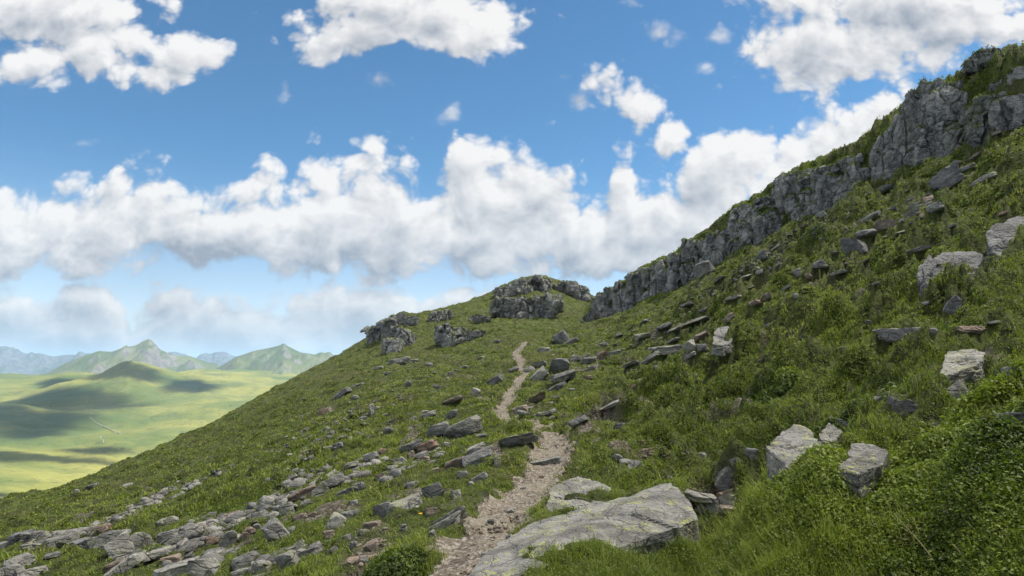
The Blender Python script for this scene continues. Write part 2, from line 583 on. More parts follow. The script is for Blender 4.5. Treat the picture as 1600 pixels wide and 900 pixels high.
print("hill base")  # soil shows along the path, in the listed patches and in small worn spots
PD = path_dist(GX, GY)
edge_n = fbm2(GX * 1.7, GY * 1.7, 5, 31, 0.6)
PMASK = (1 - 0.85 * sstep(fbm2(GX / 0.8, GY / 1.3, 4, 35), 0.30, 0.5) * sstep(GR, 8, 12)) * sstep(-(PD + 0.5 * edge_n), -1.25, -0.8)
BMASK = patch_mask(GX, GY, BARE_PX)
BMASK = sstep(BMASK + 0.35 * fbm2(GX * 1.8, GY * 1.8, 4, 77), 0.35, 0.75)
WORN = sstep(fbm2(GX / 1.1, GY / 0.9, 4, 88), 0.46, 0.62) * sstep(fbm2(GX / 5.0, GY / 5.0, 3, 89), -0.15, 0.25) * sstep(-GR, -60, -35) * sstep(GR, 7, 11)
SOIL = np.maximum(np.maximum(PMASK, BMASK), 0.9 * WORN)

# relief: broad swells, tussocks, small ground detail
far = sstep(GR, 12, 60)
side = sstep(GX / np.maximum(GY, 1), 0.05, 0.30) * sstep(-GR, -70, -50)      # the tussocky right-hand slope
calm = np.clip(1 - 1.1 * PMASK, 0, 1)
dz = (0.55 + 0.8 * sstep(GR, 80, 110)) * far * fbm2(GX / 13, GY / 13, 4, 5) * sstep(-stp, -0.99, -0.4)
dz += 0.30 * far * fbm2(GX / 4.2, GY / 4.2, 3, 8) * calm
_a = trace(1300, 470); _b = trace(1205, 524)
_ax = math.atan2(_b[1] - _a[1], _b[0] - _a[0])
MU = GX * math.cos(_ax) + GY * math.sin(_ax); MV = -GX * math.sin(_ax) + GY * math.cos(_ax)
MV = MV + 0.5 * vnoise2(GX / 2.3, GY / 2.3, 19)
tus = np.abs(vnoise2(MU / 2.6, MV / 1.15, 12)) * 1.7 + 0.55 * np.abs(vnoise2(MU / 1.0, MV / 0.55, 13)) - 0.98
dz += (0.15 + 0.36 * side) * np.clip(GR / 9, 0.5, 2.2) * np.clip(tus, -1.0, 0.6) * calm * (1 - 0.6 * BMASK)
tus2 = 1.6 * np.abs(fbm2(GX / 0.42, GY / 0.36, 3, 14, 0.55)) - 0.85
dz += (0.045 + 0.075 * side) * np.clip(GR / 7, 0.6, 2.5) * tus2 * np.clip(1 - 0.8 * SOIL, 0, 1)
dz += 0.010 * fbm2(GX / 0.12, GY / 0.12, 3, 15) * np.clip(GR / 8, 0.4, 1.5)
dz -= 0.10 * sstep(-PD, -1.7, -0.5) * np.clip(GR / 6, 0.6, 2.0) + (0.14 + 0.2 * side) * BMASK * np.clip(GR / 8, 0.5, 2)
dz *= sstep(GR, 1.2, 4.0)
GZ = GZ + dz


def ground(x, y):
    th = np.arctan2(x, y); lr = np.log(np.hypot(x, y))
    return bilin(GZ, th, lr)


def ground_n(x, y, d=0.25):
    r = np.hypot(x, y)
    d = d * np.clip(r / 8, 1, 8)
    hx = (ground(x + d, y) - ground(x - d, y)) / (2 * d); hy = (ground(x, y + d) - ground(x, y - d)) / (2 * d)
    n = np.stack([-hx, -hy, np.ones_like(hx)], -1)
    return n / np.linalg.norm(n, axis=-1, keepdims=True)


def mask_at(M, x, y):
    return bilin(M, np.arctan2(x, y), np.log(np.hypot(x, y)))


# ---- materials of the ground
def soil_colour(nt, P):
    a = nt.noise(P, 3.0, 6, 0.6)
    b = nt.noise(P, 45.0, 4, 0.6)
    c = nt.mix(nt.ramp(a, 0.35, 0.65), (0.095, 0.072, 0.052), (0.198, 0.168, 0.124))
    c = nt.mix(nt.ramp(b, 0.52, 0.70), c, (0.31, 0.268, 0.215))
    peb = nt.voro(P, 26.0, 'F1', out=1)
    sepc = nt.node('ShaderNodeSeparateColor'); nt.l.new(peb, sepc.inputs[0])
    c = nt.mix(nt.m('MULTIPLY', nt.ramp(sepc.outputs[0], 0.72, 0.76), 0.8), c, (0.36, 0.325, 0.28))
    return c


def turf_colour(nt, P):
    a = nt.noise(P, 0.16, 5, 0.6)
    b = nt.noise(P, 1.7, 5, 0.62)
    c = nt.noise(P, 9.0, 4, 0.65)
    col = nt.mix(nt.ramp(b, 0.34, 0.66), (0.040, 0.052, 0.014), (0.135, 0.165, 0.036))
    col = nt.mix(nt.m('MULTIPLY', nt.ramp(a, 0.48, 0.66), 0.6), col, (0.105, 0.100, 0.040))
    col = nt.mix(nt.m('MULTIPLY', nt.ramp(c, 0.50, 0.72), 0.7), col, (0.175, 0.185, 0.055))
    col = nt.mix(nt.m('MULTIPLY', nt.ramp(c, 0.44, 0.30), 0.7), col, (0.024, 0.028, 0.012))
    return col


m_turf, nt, bs, out = new_mat("turf")
P = nt.node('ShaderNodeTexCoord').outputs['Object']
col = turf_colour(nt, P)
at = nt.node('ShaderNodeAttribute', attribute_name='soil')
col = nt.mix(at.outputs['Fac'], col, soil_colour(nt, P))
nt.l.new(col, bs.inputs['Base Color'])
bs.inputs['Roughness'].default_value = 0.9
h = nt.m('ADD', nt.noise(P, 7.0, 6, 0.65), nt.m('MULTIPLY', nt.noise(P, 34.0, 4, 0.6), 0.35))
nt.l.new(bump(nt, h, 0.22), bs.inputs['Normal'])

m_path, nt, bs, out = new_mat("trodden_earth")
P = nt.node('ShaderNodeTexCoord').outputs['Object']
col = soil_colour(nt, P)
col = nt.mix(nt.ramp(nt.noise(P, 1.1, 4, 0.6), 0.40, 0.60), col, nt.mix(0.55, col, (0.272, 0.238, 0.178)))
nt.l.new(col, bs.inputs['Base Color'])
bs.inputs['Roughness'].default_value = 0.95
h = nt.m('ADD', nt.noise(P, 30.0, 5, 0.7), nt.voro(P, 26.0, 'F1'))
nt.l.new(bump(nt, h, 0.025), bs.inputs['Normal'])

idx = np.arange(NTH * NR).reshape(NTH, NR)
quads = np.stack([idx[:-1, :-1], idx[1:, :-1], idx[1:, 1:], idx[:-1, 1:]], -1).reshape(-1, 4)
pm = PMASK.ravel()[quads].mean(1) > 0.5
V = np.stack([GX.ravel(), GY.ravel(), GZ.ravel()], 1)


def submesh(name, q, mat, attrs=None):
    used = np.unique(q)
    re = np.full(len(V), -1); re[used] = np.arange(len(used))
    at = {k: ('POINT', a.ravel()[used]) for k, a in (attrs or {}).items()}
    return mesh_np(name, V[used], re[q], mat, True, at)


hill = tag(submesh("hillside", quads[~pm], m_turf, {'soil': SOIL}), kind='structure')
pathob = tag(submesh("path", quads[pm], m_path), kind='structure')

# ------------------------------------------------------------------ the valley and the mountains beyond
VAL = [
    (-500, 900, 500), (-500, 800, 1100), (-500, 700, 2000), (-500, 600, 5500), (-500, 640, 9000),
    (-150, 900, 500), (-150, 795, 1150), (-150, 735, 1700), (-150, 690, 2150), (-150, 625, 3600), (-150, 588, 5300), (-150, 610, 7500), (-150, 640, 12000),
    (0, 900, 480), (0, 790, 1150), (0, 730, 1650), (0, 690, 2100), (0, 640, 3000), (0, 610, 3900), (0, 588, 4700), (0, 600, 5600), (0, 630, 9000),
    (60, 588, 4700), (100, 587, 4700), (130, 590, 4400), (130, 610, 3500),
    (100, 730, 1700), (100, 690, 2150), (100, 640, 2900),
    (200, 740, 1600), (200, 690, 2100), (200, 640, 2750), (200, 605, 3200), (198, 575, 3500), (215, 577, 3500), (165, 588, 3500), (250, 588, 3500), (200, 592, 4200), (200, 610, 5000),
    (300, 690, 2050), (300, 640, 2700), (300, 605, 3400), (300, 585, 3900), (300, 580, 4400), (300, 592, 5000),
    (400, 660, 2300), (400, 620, 3000), (400, 592, 3900),
    (350, 582, 4600), (350, 588, 5200),
    (450, 640, 2600), (500, 610, 3400), (560, 600, 3900), (700, 600, 4000), (1000, 620, 4000), (1500, 640, 4000), (700, 700, 1500), (1200, 760, 1200), (1600, 800, 1000),
    (700, 640, 9000), (1500, 640, 9000), (700, 900, 450), (1500, 900, 450),
    (-500, 660, 40000), (0, 640, 40000), (500, 640, 40000), (1500, 640, 40000),
]
vt = TPS(VAL, 1e-5)
NVT, NVR = 560, 420
vth = np.linspace(-1.08, 1.08, NVT); vlr = np.linspace(math.log(260), math.log(60000), NVR)
VT, VL = np.meshgrid(vth, vlr, indexing='ij'); VR = np.exp(VL)
VE = vt(VT, VR)
VX = VR * np.sin(VT); VY = VR * np.cos(VT)
VZ = VE * VR
VZ += 15 * fbm2(VX / 420, VY / 420, 5, 41) * sstep(VR, 900, 2500)
VZ += 44 * (0.5 - np.abs(fbm2(VX / 1100, VY / 900, 4, 47))) * sstep(VR, 1500, 3000)
VZ += 3.0 * fbm2(VX / 60, VY / 110, 3, 43) * sstep(VR, 800, 1500)
vi = np.arange(NVT * NVR).reshape(NVT, NVR)
vq = np.stack([vi[:-1, :-1], vi[1:, :-1], vi[1:, 1:], vi[:-1, 1:]], -1).reshape(-1, 4)

m_val, nt, bs, out = new_mat("alpine_pasture")
P = nt.node('ShaderNodeTexCoord').outputs['Object']
a = nt.noise(nt.v('MULTIPLY', P, (1, 1.0, 1)), 0.0022, 6, 0.6)
b = nt.noise(nt.v('MULTIPLY', P, (1.0, 0.5, 1.0)), 0.014, 7, 0.68)
col = nt.mix(nt.ramp(a, 0.38, 0.62), (0.060, 0.086, 0.015), (0.175, 0.172, 0.034))
col = nt.mix(nt.m('MULTIPLY', nt.ramp(b, 0.54, 0.70), 0.55), col, (0.040, 0.050, 0.018))
col = nt.mix(nt.m('MULTIPLY', nt.ramp(b, 0.42, 0.30), 0.5), col, (0.150, 0.145, 0.050))
c3 = nt.noise(P, 0.055, 6, 0.72)
sp = nt.m('MULTIPLY', nt.ramp(nt.voro(P, 0.045, 'F1'), 0.26, 0.14), nt.ramp(nt.noise(P, 0.004, 4, 0.6), 0.50, 0.60))
col = nt.mix(nt.m('MULTIPLY', sp, 0.75), col, (0.024, 0.034, 0.014))
col = nt.mix(nt.m('MULTIPLY', nt.ramp(c3, 0.53, 0.66), 0.6), col, (0.038, 0.048, 0.018))
col = nt.mix(nt.m('MULTIPLY', nt.ramp(c3, 0.40, 0.28), 0.5), col, (0.16, 0.15, 0.06))
nt.l.new(col, bs.inputs['Base Color'])
bs.inputs['Roughness'].default_value = 0.95
nt.l.new(bump(nt, nt.noise(P, 0.02, 6, 0.65), 6.0), bs.inputs['Normal'])
valley = tag(mesh_np("valley_ground", np.stack([VX.ravel(), VY.ravel(), VZ.ravel()], 1), vq, m_val), kind='structure')


def rock_grass_mat(name, grass1, grass2, rock, lo, hi):
    m, nt, bs, out = new_mat(name)
    g = nt.node('ShaderNodeNewGeometry')
    P = g.outputs['Position']
    s = nt.node('ShaderNodeSeparateXYZ'); nt.l.new(g.outputs['Normal'], s.inputs[0])
    n = nt.noise(P, 0.006, 6, 0.65)
    st = nt.m('ADD', s.outputs[2], nt.m('MULTIPLY_ADD', n, 0.5, -0.25))
    c = nt.mix(nt.ramp(nt.noise(P, 0.003, 5, 0.6), 0.38, 0.62), grass1, grass2)
    rk = nt.mix(nt.ramp(nt.noise(P, 0.02, 5, 0.7), 0.4, 0.6), rock, tuple(0.55 * x for x in rock))
    c = nt.mix(nt.ramp(st, lo, hi), rk, c)
    nt.l.new(c, bs.inputs['Base Color'])
    bs.inputs['Roughness'].default_value = 0.95
    return m


def mountain(name, ridge, r, depth, mat, seed, rough, n=420, m=130, base_v=640, sharp=1.0):
    """a mountain whose skyline passes through the given points, with flanks towards and away from the camera"""
    ridge = np.array(ridge, float)
    us = np.linspace(ridge[0, 0], ridge[-1, 0], n)
    vs = np.interp(us, ridge[:, 0], ridge[:, 1])
    ker = np.array([1, 2, 1]) / 4.0
    for _ in range(int(3 * n / 420)):
        vs[1:-1] = vs[:-2] * ker[0] + vs[1:-1] * ker[1] + vs[2:] * ker[2]
    th, e = pix_pol(us, vs)
    _, eb = pix_pol(us, np.full(n, base_v))
    t = np.linspace(-1, 1, m)
    TT, HH = np.meshgrid(th, t, indexing='ij')
    zr = (e * r)[:, None]; zb = (eb * r)[:, None]
    prof = 1 - np.abs(HH) ** sharp
    R = r + HH * depth
    X = R * np.sin(TT); Y = R * np.cos(TT)
    hgt = zr - zb
    gul = fbm2(X / (depth * 0.16), Y / (depth * 0.5), 5, seed, 0.55)
    rdg = 1 - np.abs(fbm2(X / (depth * 0.30), Y / (depth * 0.55), 4, seed + 9)) * 1.5
    side = np.minimum(1, np.abs(HH) * 6)
    Z = zb + hgt * prof + hgt * rough * (gul * 0.35 + rdg * 0.4 - 0.2) * side * (1 - np.abs(HH)) * 1.6
    fade = sstep(1 - np.abs(HH), 0, 0.15)
    Z = Z * fade + (zb - 60) * (1 - fade)
    i = np.arange(n * m).reshape(n, m)
    q = np.stack([i[:-1, :-1], i[1:, :-1], i[1:, 1:], i[:-1, 1:]], -1).reshape(-1, 4)
    return tag(mesh_np(name, np.stack([X.ravel(), Y.ravel(), Z.ravel()], 1), q, mat), kind='structure')


m_mtA = rock_grass_mat("mountain_turf", (0.050, 0.070, 0.026), (0.090, 0.100, 0.040), (0.15, 0.14, 0.13), 0.62, 0.87)
m_mtB = rock_grass_mat("far_rock", (0.035, 0.05, 0.035), (0.06, 0.07, 0.05), (0.10, 0.105, 0.115), 0.75, 0.99)
mountain("mountain", [(20, 640), (60, 590), (100, 568), (130, 556), (155, 548), (175, 549), (195, 542), (213, 539), (222, 533), (233, 528), (240, 533), (250, 545), (262, 551), (280, 556), (298, 556), (315, 562), (340, 568), (370, 590), (400, 640)],
         6200, 1500, m_mtA, 3, 0.33, base_v=625)
mountain("mountain", [(250, 640), (310, 590), (345, 572), (370, 556), (395, 548), (420, 543), (437, 539), (443, 535), (450, 540), (470, 550), (492, 554), (500, 550), (508, 551), (515, 549), (524, 556), (540, 562), (570, 575), (640, 600), (700, 640)],
         5000, 1500, m_mtA, 7, 0.31, base_v=630)
mountain("far_mountains", [(-500, 590), (-420, 560), (-340, 548), (-250, 556), (-160, 545), (-80, 556), (-40, 548), (-12, 543), (10, 540), (25, 547), (40, 556), (62, 555), (85, 557), (100, 554), (115, 553), (135, 557), (160, 560), (200, 560), (240, 556), (270, 549), (285, 553), (310, 560), (335, 556), (350, 553), (368, 557), (400, 560), (440, 565), (500, 560), (530, 556), (545, 552), (560, 557), (640, 560), (760, 556), (900, 560)],
         11000, 2300, m_mtB, 11, 0.6, n=900, base_v=605)

def trace_far(u, v):
    th, e = pix_pol(u, v)
    a = float(np.clip((th + 1.08) / 2.16 * (NVT - 1), 0, NVT - 1.001)); i = int(a)
    z = VZ[i] * (1 - a + i) + VZ[i + 1] * (a - i); r = VR[0]
    k = np.nonzero(z >= e * r)[0]
    j = int(k[0]) if len(k) else int(np.argmin(np.abs(e * r - z)))
    return np.array([r[j] * math.sin(th), r[j] * math.cos(th), z[j]])


m_track, nt, bs, out = new_mat("track_gravel")
bs.inputs['Base Color'].default_value = (0.20, 0.195, 0.13, 1)
for tp in ([(138, 626), (142, 632), (146, 639), (143, 648), (141, 657), (148, 660), (158, 666), (170, 672), (184, 678), (198, 686)], [(158, 682), (157, 687), (162, 691), (160, 697)]):
    q = np.array([trace_far(*p) for p in tp])
    ss_ = np.linspace(0, len(q) - 1, 60)
    q = np.stack([np.interp(ss_, range(len(q)), q[:, k]) for k in range(3)], 1)
    d_ = np.gradient(q[:, :2], axis=0); d_ /= np.linalg.norm(d_, axis=1, keepdims=True) + 1e-9
    sd = np.stack([-d_[:, 1], d_[:, 0]], 1) * 1.0
    cols_ = [np.c_[q[:, :2] + sd * w, q[:, 2] + 2.5 - 2.5 * abs(w)] for w in (-1, 0, 1)]
    v_ = np.stack(cols_, 1).reshape(-1, 3)
    i_ = np.arange(180).reshape(60, 3)
    tag(mesh_np("valley_path", v_, np.stack([i_[:-1, :-1], i_[1:, :-1], i_[1:, 1:], i_[:-1, 1:]], -1).reshape(-1, 4), m_track), kind='structure')

for hn, (ridge, hr, hd, hb, hs, ro) in enumerate([
        ([(0, 626), (30, 621), (60, 610), (92, 599), (125, 592), (150, 588), (172, 582), (190, 575), (200, 573), (212, 576), (240, 585), (262, 590), (300, 597), (350, 606), (390, 616), (430, 626)], 3500, 620, 622, 51, 0.12),
        ([(-260, 598), (-120, 590), (-40, 585), (10, 584), (50, 586), (90, 586), (130, 590), (170, 596), (220, 603), (270, 609)], 4500, 800, 606, 52, 0.2),
        ([(150, 614), (195, 606), (240, 590), (290, 580), (330, 577), (360, 579), (400, 588), (450, 598), (520, 608), (560, 616)], 4700, 900, 612, 53, 0.12),
        ([(-300, 640), (-150, 628), (-40, 626), (30, 633), (90, 641), (150, 650), (200, 658)], 2800, 460, 655, 54, 0.2),
        ([(130, 668), (180, 657), (240, 641), (300, 632), (360, 628), (420, 626), (500, 622), (560, 626)], 2700, 480, 664, 55, 0.15),
        ([(-200, 712), (-80, 700), (20, 702), (90, 709), (150, 718), (200, 725)], 1900, 240, 722, 56, 0.2)]):
    mountain("hill", ridge, hr, hd, m_val, hs, ro, n=260, m=90, base_v=hb, sharp=1.7)

# ------------------------------------------------------------------ the air
bm_v = np.array([(x, y, z) for x in (-62000, 62000) for y in (-3000, 62000) for z in (-6500, 425)], float)
bm_f = np.array([(0, 1, 3, 2), (4, 6, 7, 5), (0, 4, 5, 1), (2, 3, 7, 6), (0, 2, 6, 4), (1, 5, 7, 3)])
m_haze = bpy.data.materials.new("air")
m_haze.use_nodes = True
hz = NT(m_haze.node_tree)
hz.n.clear()
pv = hz.node('ShaderNodeVolumePrincipled')
pv.inputs['Color'].default_value = (0.45, 0.70, 1.0, 1)
pv.inputs['Density'].default_value = 5.2e-5
ho = hz.node('ShaderNodeOutputMaterial')
hz.l.new(pv.outputs[0], ho.inputs['Volume'])
haze = tag(mesh_np("haze", bm_v, bm_f, m_haze, smooth=False), kind='stuff')

# ------------------------------------------------------------------ the clouds overhead that throw the shade (above the frame, towards the sun)
m_cloud = bpy.data.materials.new("cloud_vapour")
m_cloud.use_nodes = True
cn = NT(m_cloud.node_tree)
cn.n.clear()
d1 = cn.node('ShaderNodeBsdfDiffuse'); d1.inputs[0].default_value = (0.9, 0.9, 0.9, 1)
d2 = cn.node('ShaderNodeBsdfTranslucent'); d2.inputs[0].default_value = (0.95, 0.93, 0.89, 1)
ms = cn.node('ShaderNodeMixShader'); ms.inputs[0].default_value = 0.85
cn.l.new(d1.outputs[0], ms.inputs[1]); cn.l.new(d2.outputs[0], ms.inputs[2])
tr = cn.node('ShaderNodeBsdfTransparent')
rim = cn.node('ShaderNodeAttribute', attribute_name='rim').outputs['Fac']
Pc = cn.node('ShaderNodeNewGeometry').outputs['Position']
rn = cn.m('ADD', rim, cn.m('MULTIPLY_ADD', cn.noise(Pc, 0.006, 6, 0.6), 0.9, -0.45))
ma = cn.node('ShaderNodeMixShader')
dens = cn.node('ShaderNodeAttribute', attribute_name='thick').outputs['Fac']
cn.l.new(cn.m('MULTIPLY', cn.ramp(rn, 1.0, 0.30), dens), ma.inputs[0])
cn.l.new(tr.outputs[0], ma.inputs[1]); cn.l.new(ms.outputs[0], ma.inputs[2])
co = cn.node('ShaderNodeOutputMaterial'); cn.l.new(ma.outputs[0], co.inputs[0])


def trace_valley(u, v):
    th, e = pix_pol(u, v)
    a = float(np.clip((th + 1.08) / 2.16 * (NVT - 1), 0, NVT - 1))
    z = VZ[int(a)]; r = VR[0]
    k = np.nonzero(z >= e * r)[0]
    j = int(k[0]) if len(k) else int(np.argmin(np.abs(e * r - z)))
    return r[j] * math.sin(th), r[j] * math.cos(th), z[j]


def cloud(rim_xy, centre, ground_z, height, seed, label, thick=1.0):
    """a flat-based cumulus whose outline is the given loop on the ground, lifted along the sun's direction"""
    n = len(rim_xy); m = 26
    rho = np.linspace(0.0, 1.15, m)
    c = np.array(centre)
    top = []; attr = []
    lift = (height - ground_z) / SUN_DIR.z
    for k, q in enumerate(rho):
        xy = c + (rim_xy - c) * max(q, 0.001)
        top.append(xy); attr += [q] * n
    XY = np.concatenate(top) + np.array([SUN_DIR.x, SUN_DIR.y]) * lift
    at = np.array(attr)
    size = np.ptp(rim_xy, axis=0).mean() / 2
    dome = np.sqrt(np.clip(1.15 - at, 0, 1)) * min(0.35 * size, 320)
    bl = np.abs(fbm2(XY[:, 0] / (0.35 * size), XY[:, 1] / (0.35 * size), 4, seed))
    zt = height + dome * (0.5 + 0.9 * bl)
    zb = height - 0.06 * dome * bl
    vt_ = np.concatenate([np.c_[XY, zt], np.c_[XY, zb]])
    i = np.arange(m * n).reshape(m, n)
    q1 = np.stack([i[:-1], np.roll(i[:-1], -1, 1), np.roll(i[1:], -1, 1), i[1:]], -1).reshape(-1, 4)
    q2 = (q1 + m * n)[:, ::-1]
    o = mesh_np("cloud", vt_, np.concatenate([q1, q2]), m_cloud, True, {'rim': ('POINT', np.r_[at, at]), 'thick': ('POINT', np.full(2 * len(at), thick))})
    tag(o, label, "cloud", "clouds overhead")
    return o


ang = np.linspace(0, 2 * math.pi, 72, endpoint=False)
cloud(np.c_[10 + 720 * np.cos(ang), 130 + 700 * np.sin(ang)], (10, 130), 0, 900, 1, "broad white cumulus overhead that shades the whole near hillside", thick=0.42)
SHADES = [(205, 594, 85, 20, "cumulus overhead shading the dark cone shaped hill in the valley"), (300, 606, 60, 16, "cumulus overhead shading the saddle right of the cone shaped hill"), (110, 602, 60, 10, "small cumulus overhead shading the knolls left of the cone shaped hill"),
          (55, 664, 130, 28, "wide cumulus overhead shading the long dark band of pasture at far left"), (120, 636, 150, 12, "long cumulus overhead shading the strip of pasture below the cone shaped hill"), (155, 706, 75, 8, "small cumulus overhead shading the dark oval on the bright pasture"), (40, 721, 180, 8, "long cumulus overhead shading the strip above the brightest meadow"),
          (0, 775, 40, 5, "small cumulus overhead shading the corner of the brightest meadow")]
for k, (u, v, a, b, lab) in enumerate(SHADES):
    pts = []
    for t in ang:
        w = 1 + 0.16 * math.sin(3 * t + k) + 0.10 * math.sin(5 * t + 2 * k)
        x, y, z = trace_valley(u + a * w * math.cos(t), v + b * w * math.sin(t))
        pts.append((x, y))
    x, y, z = trace_valley(u, v)
    cloud(np.array(pts), (x, y), z, 3200, 10 + k, lab)

# ------------------------------------------------------------------ rock
def rock_mat(name, dark, pale, lichen, rust=0.0, streak=0.0, yellow=0.0, scale=1.0, bumpd=0.03, vary=False):
    m, nt, bs, out = new_mat(name)
    tc = nt.node('ShaderNodeTexCoord').outputs['Object']
    oi = nt.node('ShaderNodeObjectInfo')
    cb = nt.node('ShaderNodeCombineXYZ')
    for k in range(3):
        nt.l.new(nt.m('MULTIPLY', oi.outputs['Random'], 37.0 + 11 * k), cb.inputs[k])
    P = nt.v('ADD', tc, cb.outputs[0])
    P = nt.v('SCALE', P, scale=scale)
    warp = nt.v('ADD', P, nt.v('SCALE', nt.noise(P, 2.0, 3, out=1), scale=0.35))
    big = nt.noise(warp, 1.4, 6, 0.62)
    layer = nt.noise(nt.v('MULTIPLY', warp, (1.0, 1.0, 7.0)), 2.2, 5, 0.6)
    fine = nt.noise(P, 22.0, 5, 0.7)
    c = nt.mix(nt.ramp(nt.m('ADD', big, nt.m('MULTIPLY_ADD', layer, 0.6, -0.3)), 0.34, 0.66), dark, pale)
    c = nt.mix(nt.m('MULTIPLY', nt.ramp(fine, 0.52, 0.72), 0.55), c, tuple(min(0.6, 1.35 * x) for x in pale))
    c = nt.mix(nt.m('MULTIPLY', nt.ramp(fine, 0.46, 0.30), 0.55), c, tuple(0.45 * x for x in dark))
    # crust lichens: pale grey-green rounds and black specks
    l1 = nt.voro(warp, 5.5, 'F1', detail=1.0)
    sel = nt.noise(P, 3.1, 4, 0.6)
    c = nt.mix(nt.m('MULTIPLY', nt.m('MULTIPLY', nt.ramp(l1, 0.34, 0.22), nt.ramp(sel, 0.46, 0.58)), 0.75), c, lichen)
    c = nt.mix(nt.m('MULTIPLY', nt.ramp(nt.noise(P, 11.0, 5, 0.65), 0.60, 0.68), 0.7), c, (0.055, 0.055, 0.05))
    if rust:
        c = nt.mix(nt.m('MULTIPLY', nt.ramp(nt.noise(P, 1.7, 5, 0.6), 0.45, 0.6), rust), c, (0.26, 0.135, 0.075))
    if yellow:
        sel2 = nt.noise(P, 1.9, 3, 0.55)
        y = nt.m('MULTIPLY', nt.ramp(nt.noise(warp, 9.0, 5, 0.65), 0.53, 0.56), nt.ramp(sel2, 0.50, 0.56))
        c = nt.mix(nt.m('MULTIPLY', y, yellow), c, (0.40, 0.43, 0.09))
    if streak:
        w = nt.noise(nt.v('MULTIPLY', warp, (2.6, 2.6, 0.35)), 1.1, 6, 0.65)
        c = nt.mix(nt.m('MULTIPLY', nt.ramp(w, 0.50, 0.64), streak), c, (0.05, 0.052, 0.055))
        c = nt.mix(nt.m('MULTIPLY', nt.ramp(nt.noise(nt.v('MULTIPLY', warp, (2.0, 2.0, 0.6)), 0.9, 5, 0.6), 0.58, 0.68), 0.5), c, (0.30, 0.31, 0.27))
        c = nt.mix(nt.m('MULTIPLY', nt.ramp(nt.noise(P, 0.45, 4, 0.6), 0.52, 0.66), 0.45), c, (0.10, 0.115, 0.055))
    if vary:
        tv = nt.node('ShaderNodeAttribute', attribute_name='tint').outputs['Fac']
        c = nt.mix(nt.ramp(tv, 0.0, 0.5, 0.75, 0.0), c, (0.11, 0.105, 0.10))
        c = nt.mix(nt.ramp(tv, 0.7, 1.0, 0.0, 0.7), c, (0.36, 0.335, 0.29))
    nt.l.new(c, bs.inputs['Base Color'])
    bs.inputs['Roughness'].default_value = 0.82
    h = nt.m('ADD', nt.m('MULTIPLY', nt.noise(warp, 5.0, 8, 0.68), 1.0), nt.m('MULTIPLY', layer, 0.7))
    crack = nt.voro(nt.v('MULTIPLY', warp, (1.0, 1.0, 1.6)), 1.7, 'DISTANCE_TO_EDGE')
    h = nt.m('ADD', h, nt.m('MULTIPLY', nt.ramp(crack, 0.0, 0.035), 0.35))
    nt.l.new(bump(nt, h, bumpd * 3.0 / scale), bs.inputs['Normal'])
    return m


ROCK = {
    'grey': rock_mat("grey_schist", (0.135, 0.132, 0.12), (0.28, 0.27, 0.245), (0.40, 0.42, 0.34), yellow=0.25),
    'pale': rock_mat("pale_schist", (0.21, 0.20, 0.175), (0.37, 0.355, 0.31), (0.50, 0.51, 0.42), yellow=0.35),
    'dark': rock_mat("dark_schist", (0.12, 0.118, 0.112), (0.26, 0.255, 0.24), (0.30, 0.31, 0.27)),
    'rust': rock_mat("rusty_schist", (0.17, 0.13, 0.10), (0.32, 0.27, 0.22), (0.38, 0.37, 0.30), rust=0.85),
    'warm': rock_mat("brownish_schist", (0.17, 0.135, 0.105), (0.32, 0.265, 0.21), (0.42, 0.40, 0.33), rust=0.25),
    'hero': rock_mat("lichened_slab", (0.135, 0.131, 0.118), (0.29, 0.28, 0.252), (0.48, 0.50, 0.42), yellow=0.55, scale=2.2, bumpd=0.03),
    'crag': rock_mat("crag_rock", (0.205, 0.20, 0.186), (0.43, 0.418, 0.388), (0.43, 0.44, 0.37), streak=0.55, scale=0.45, bumpd=0.05),
    'scree': rock_mat("scree_stone", (0.135, 0.13, 0.118), (0.31, 0.298, 0.268), (0.35, 0.35, 0.30), scale=1.0, vary=True),
}


def ico(level):
    import bmesh
    bm = bmesh.new()
    bmesh.ops.create_icosphere(bm, subdivisions=level, radius=1.0)
    v = np.array([x.co[:] for x in bm.verts]); f = np.array([[y.index for y in x.verts] for x in bm.faces])
    bm.free()
    return v / np.linalg.norm(v, axis=1, keepdims=True), f


ICO = {k: ico(k) for k in (1, 2, 3, 4, 5, 6)}


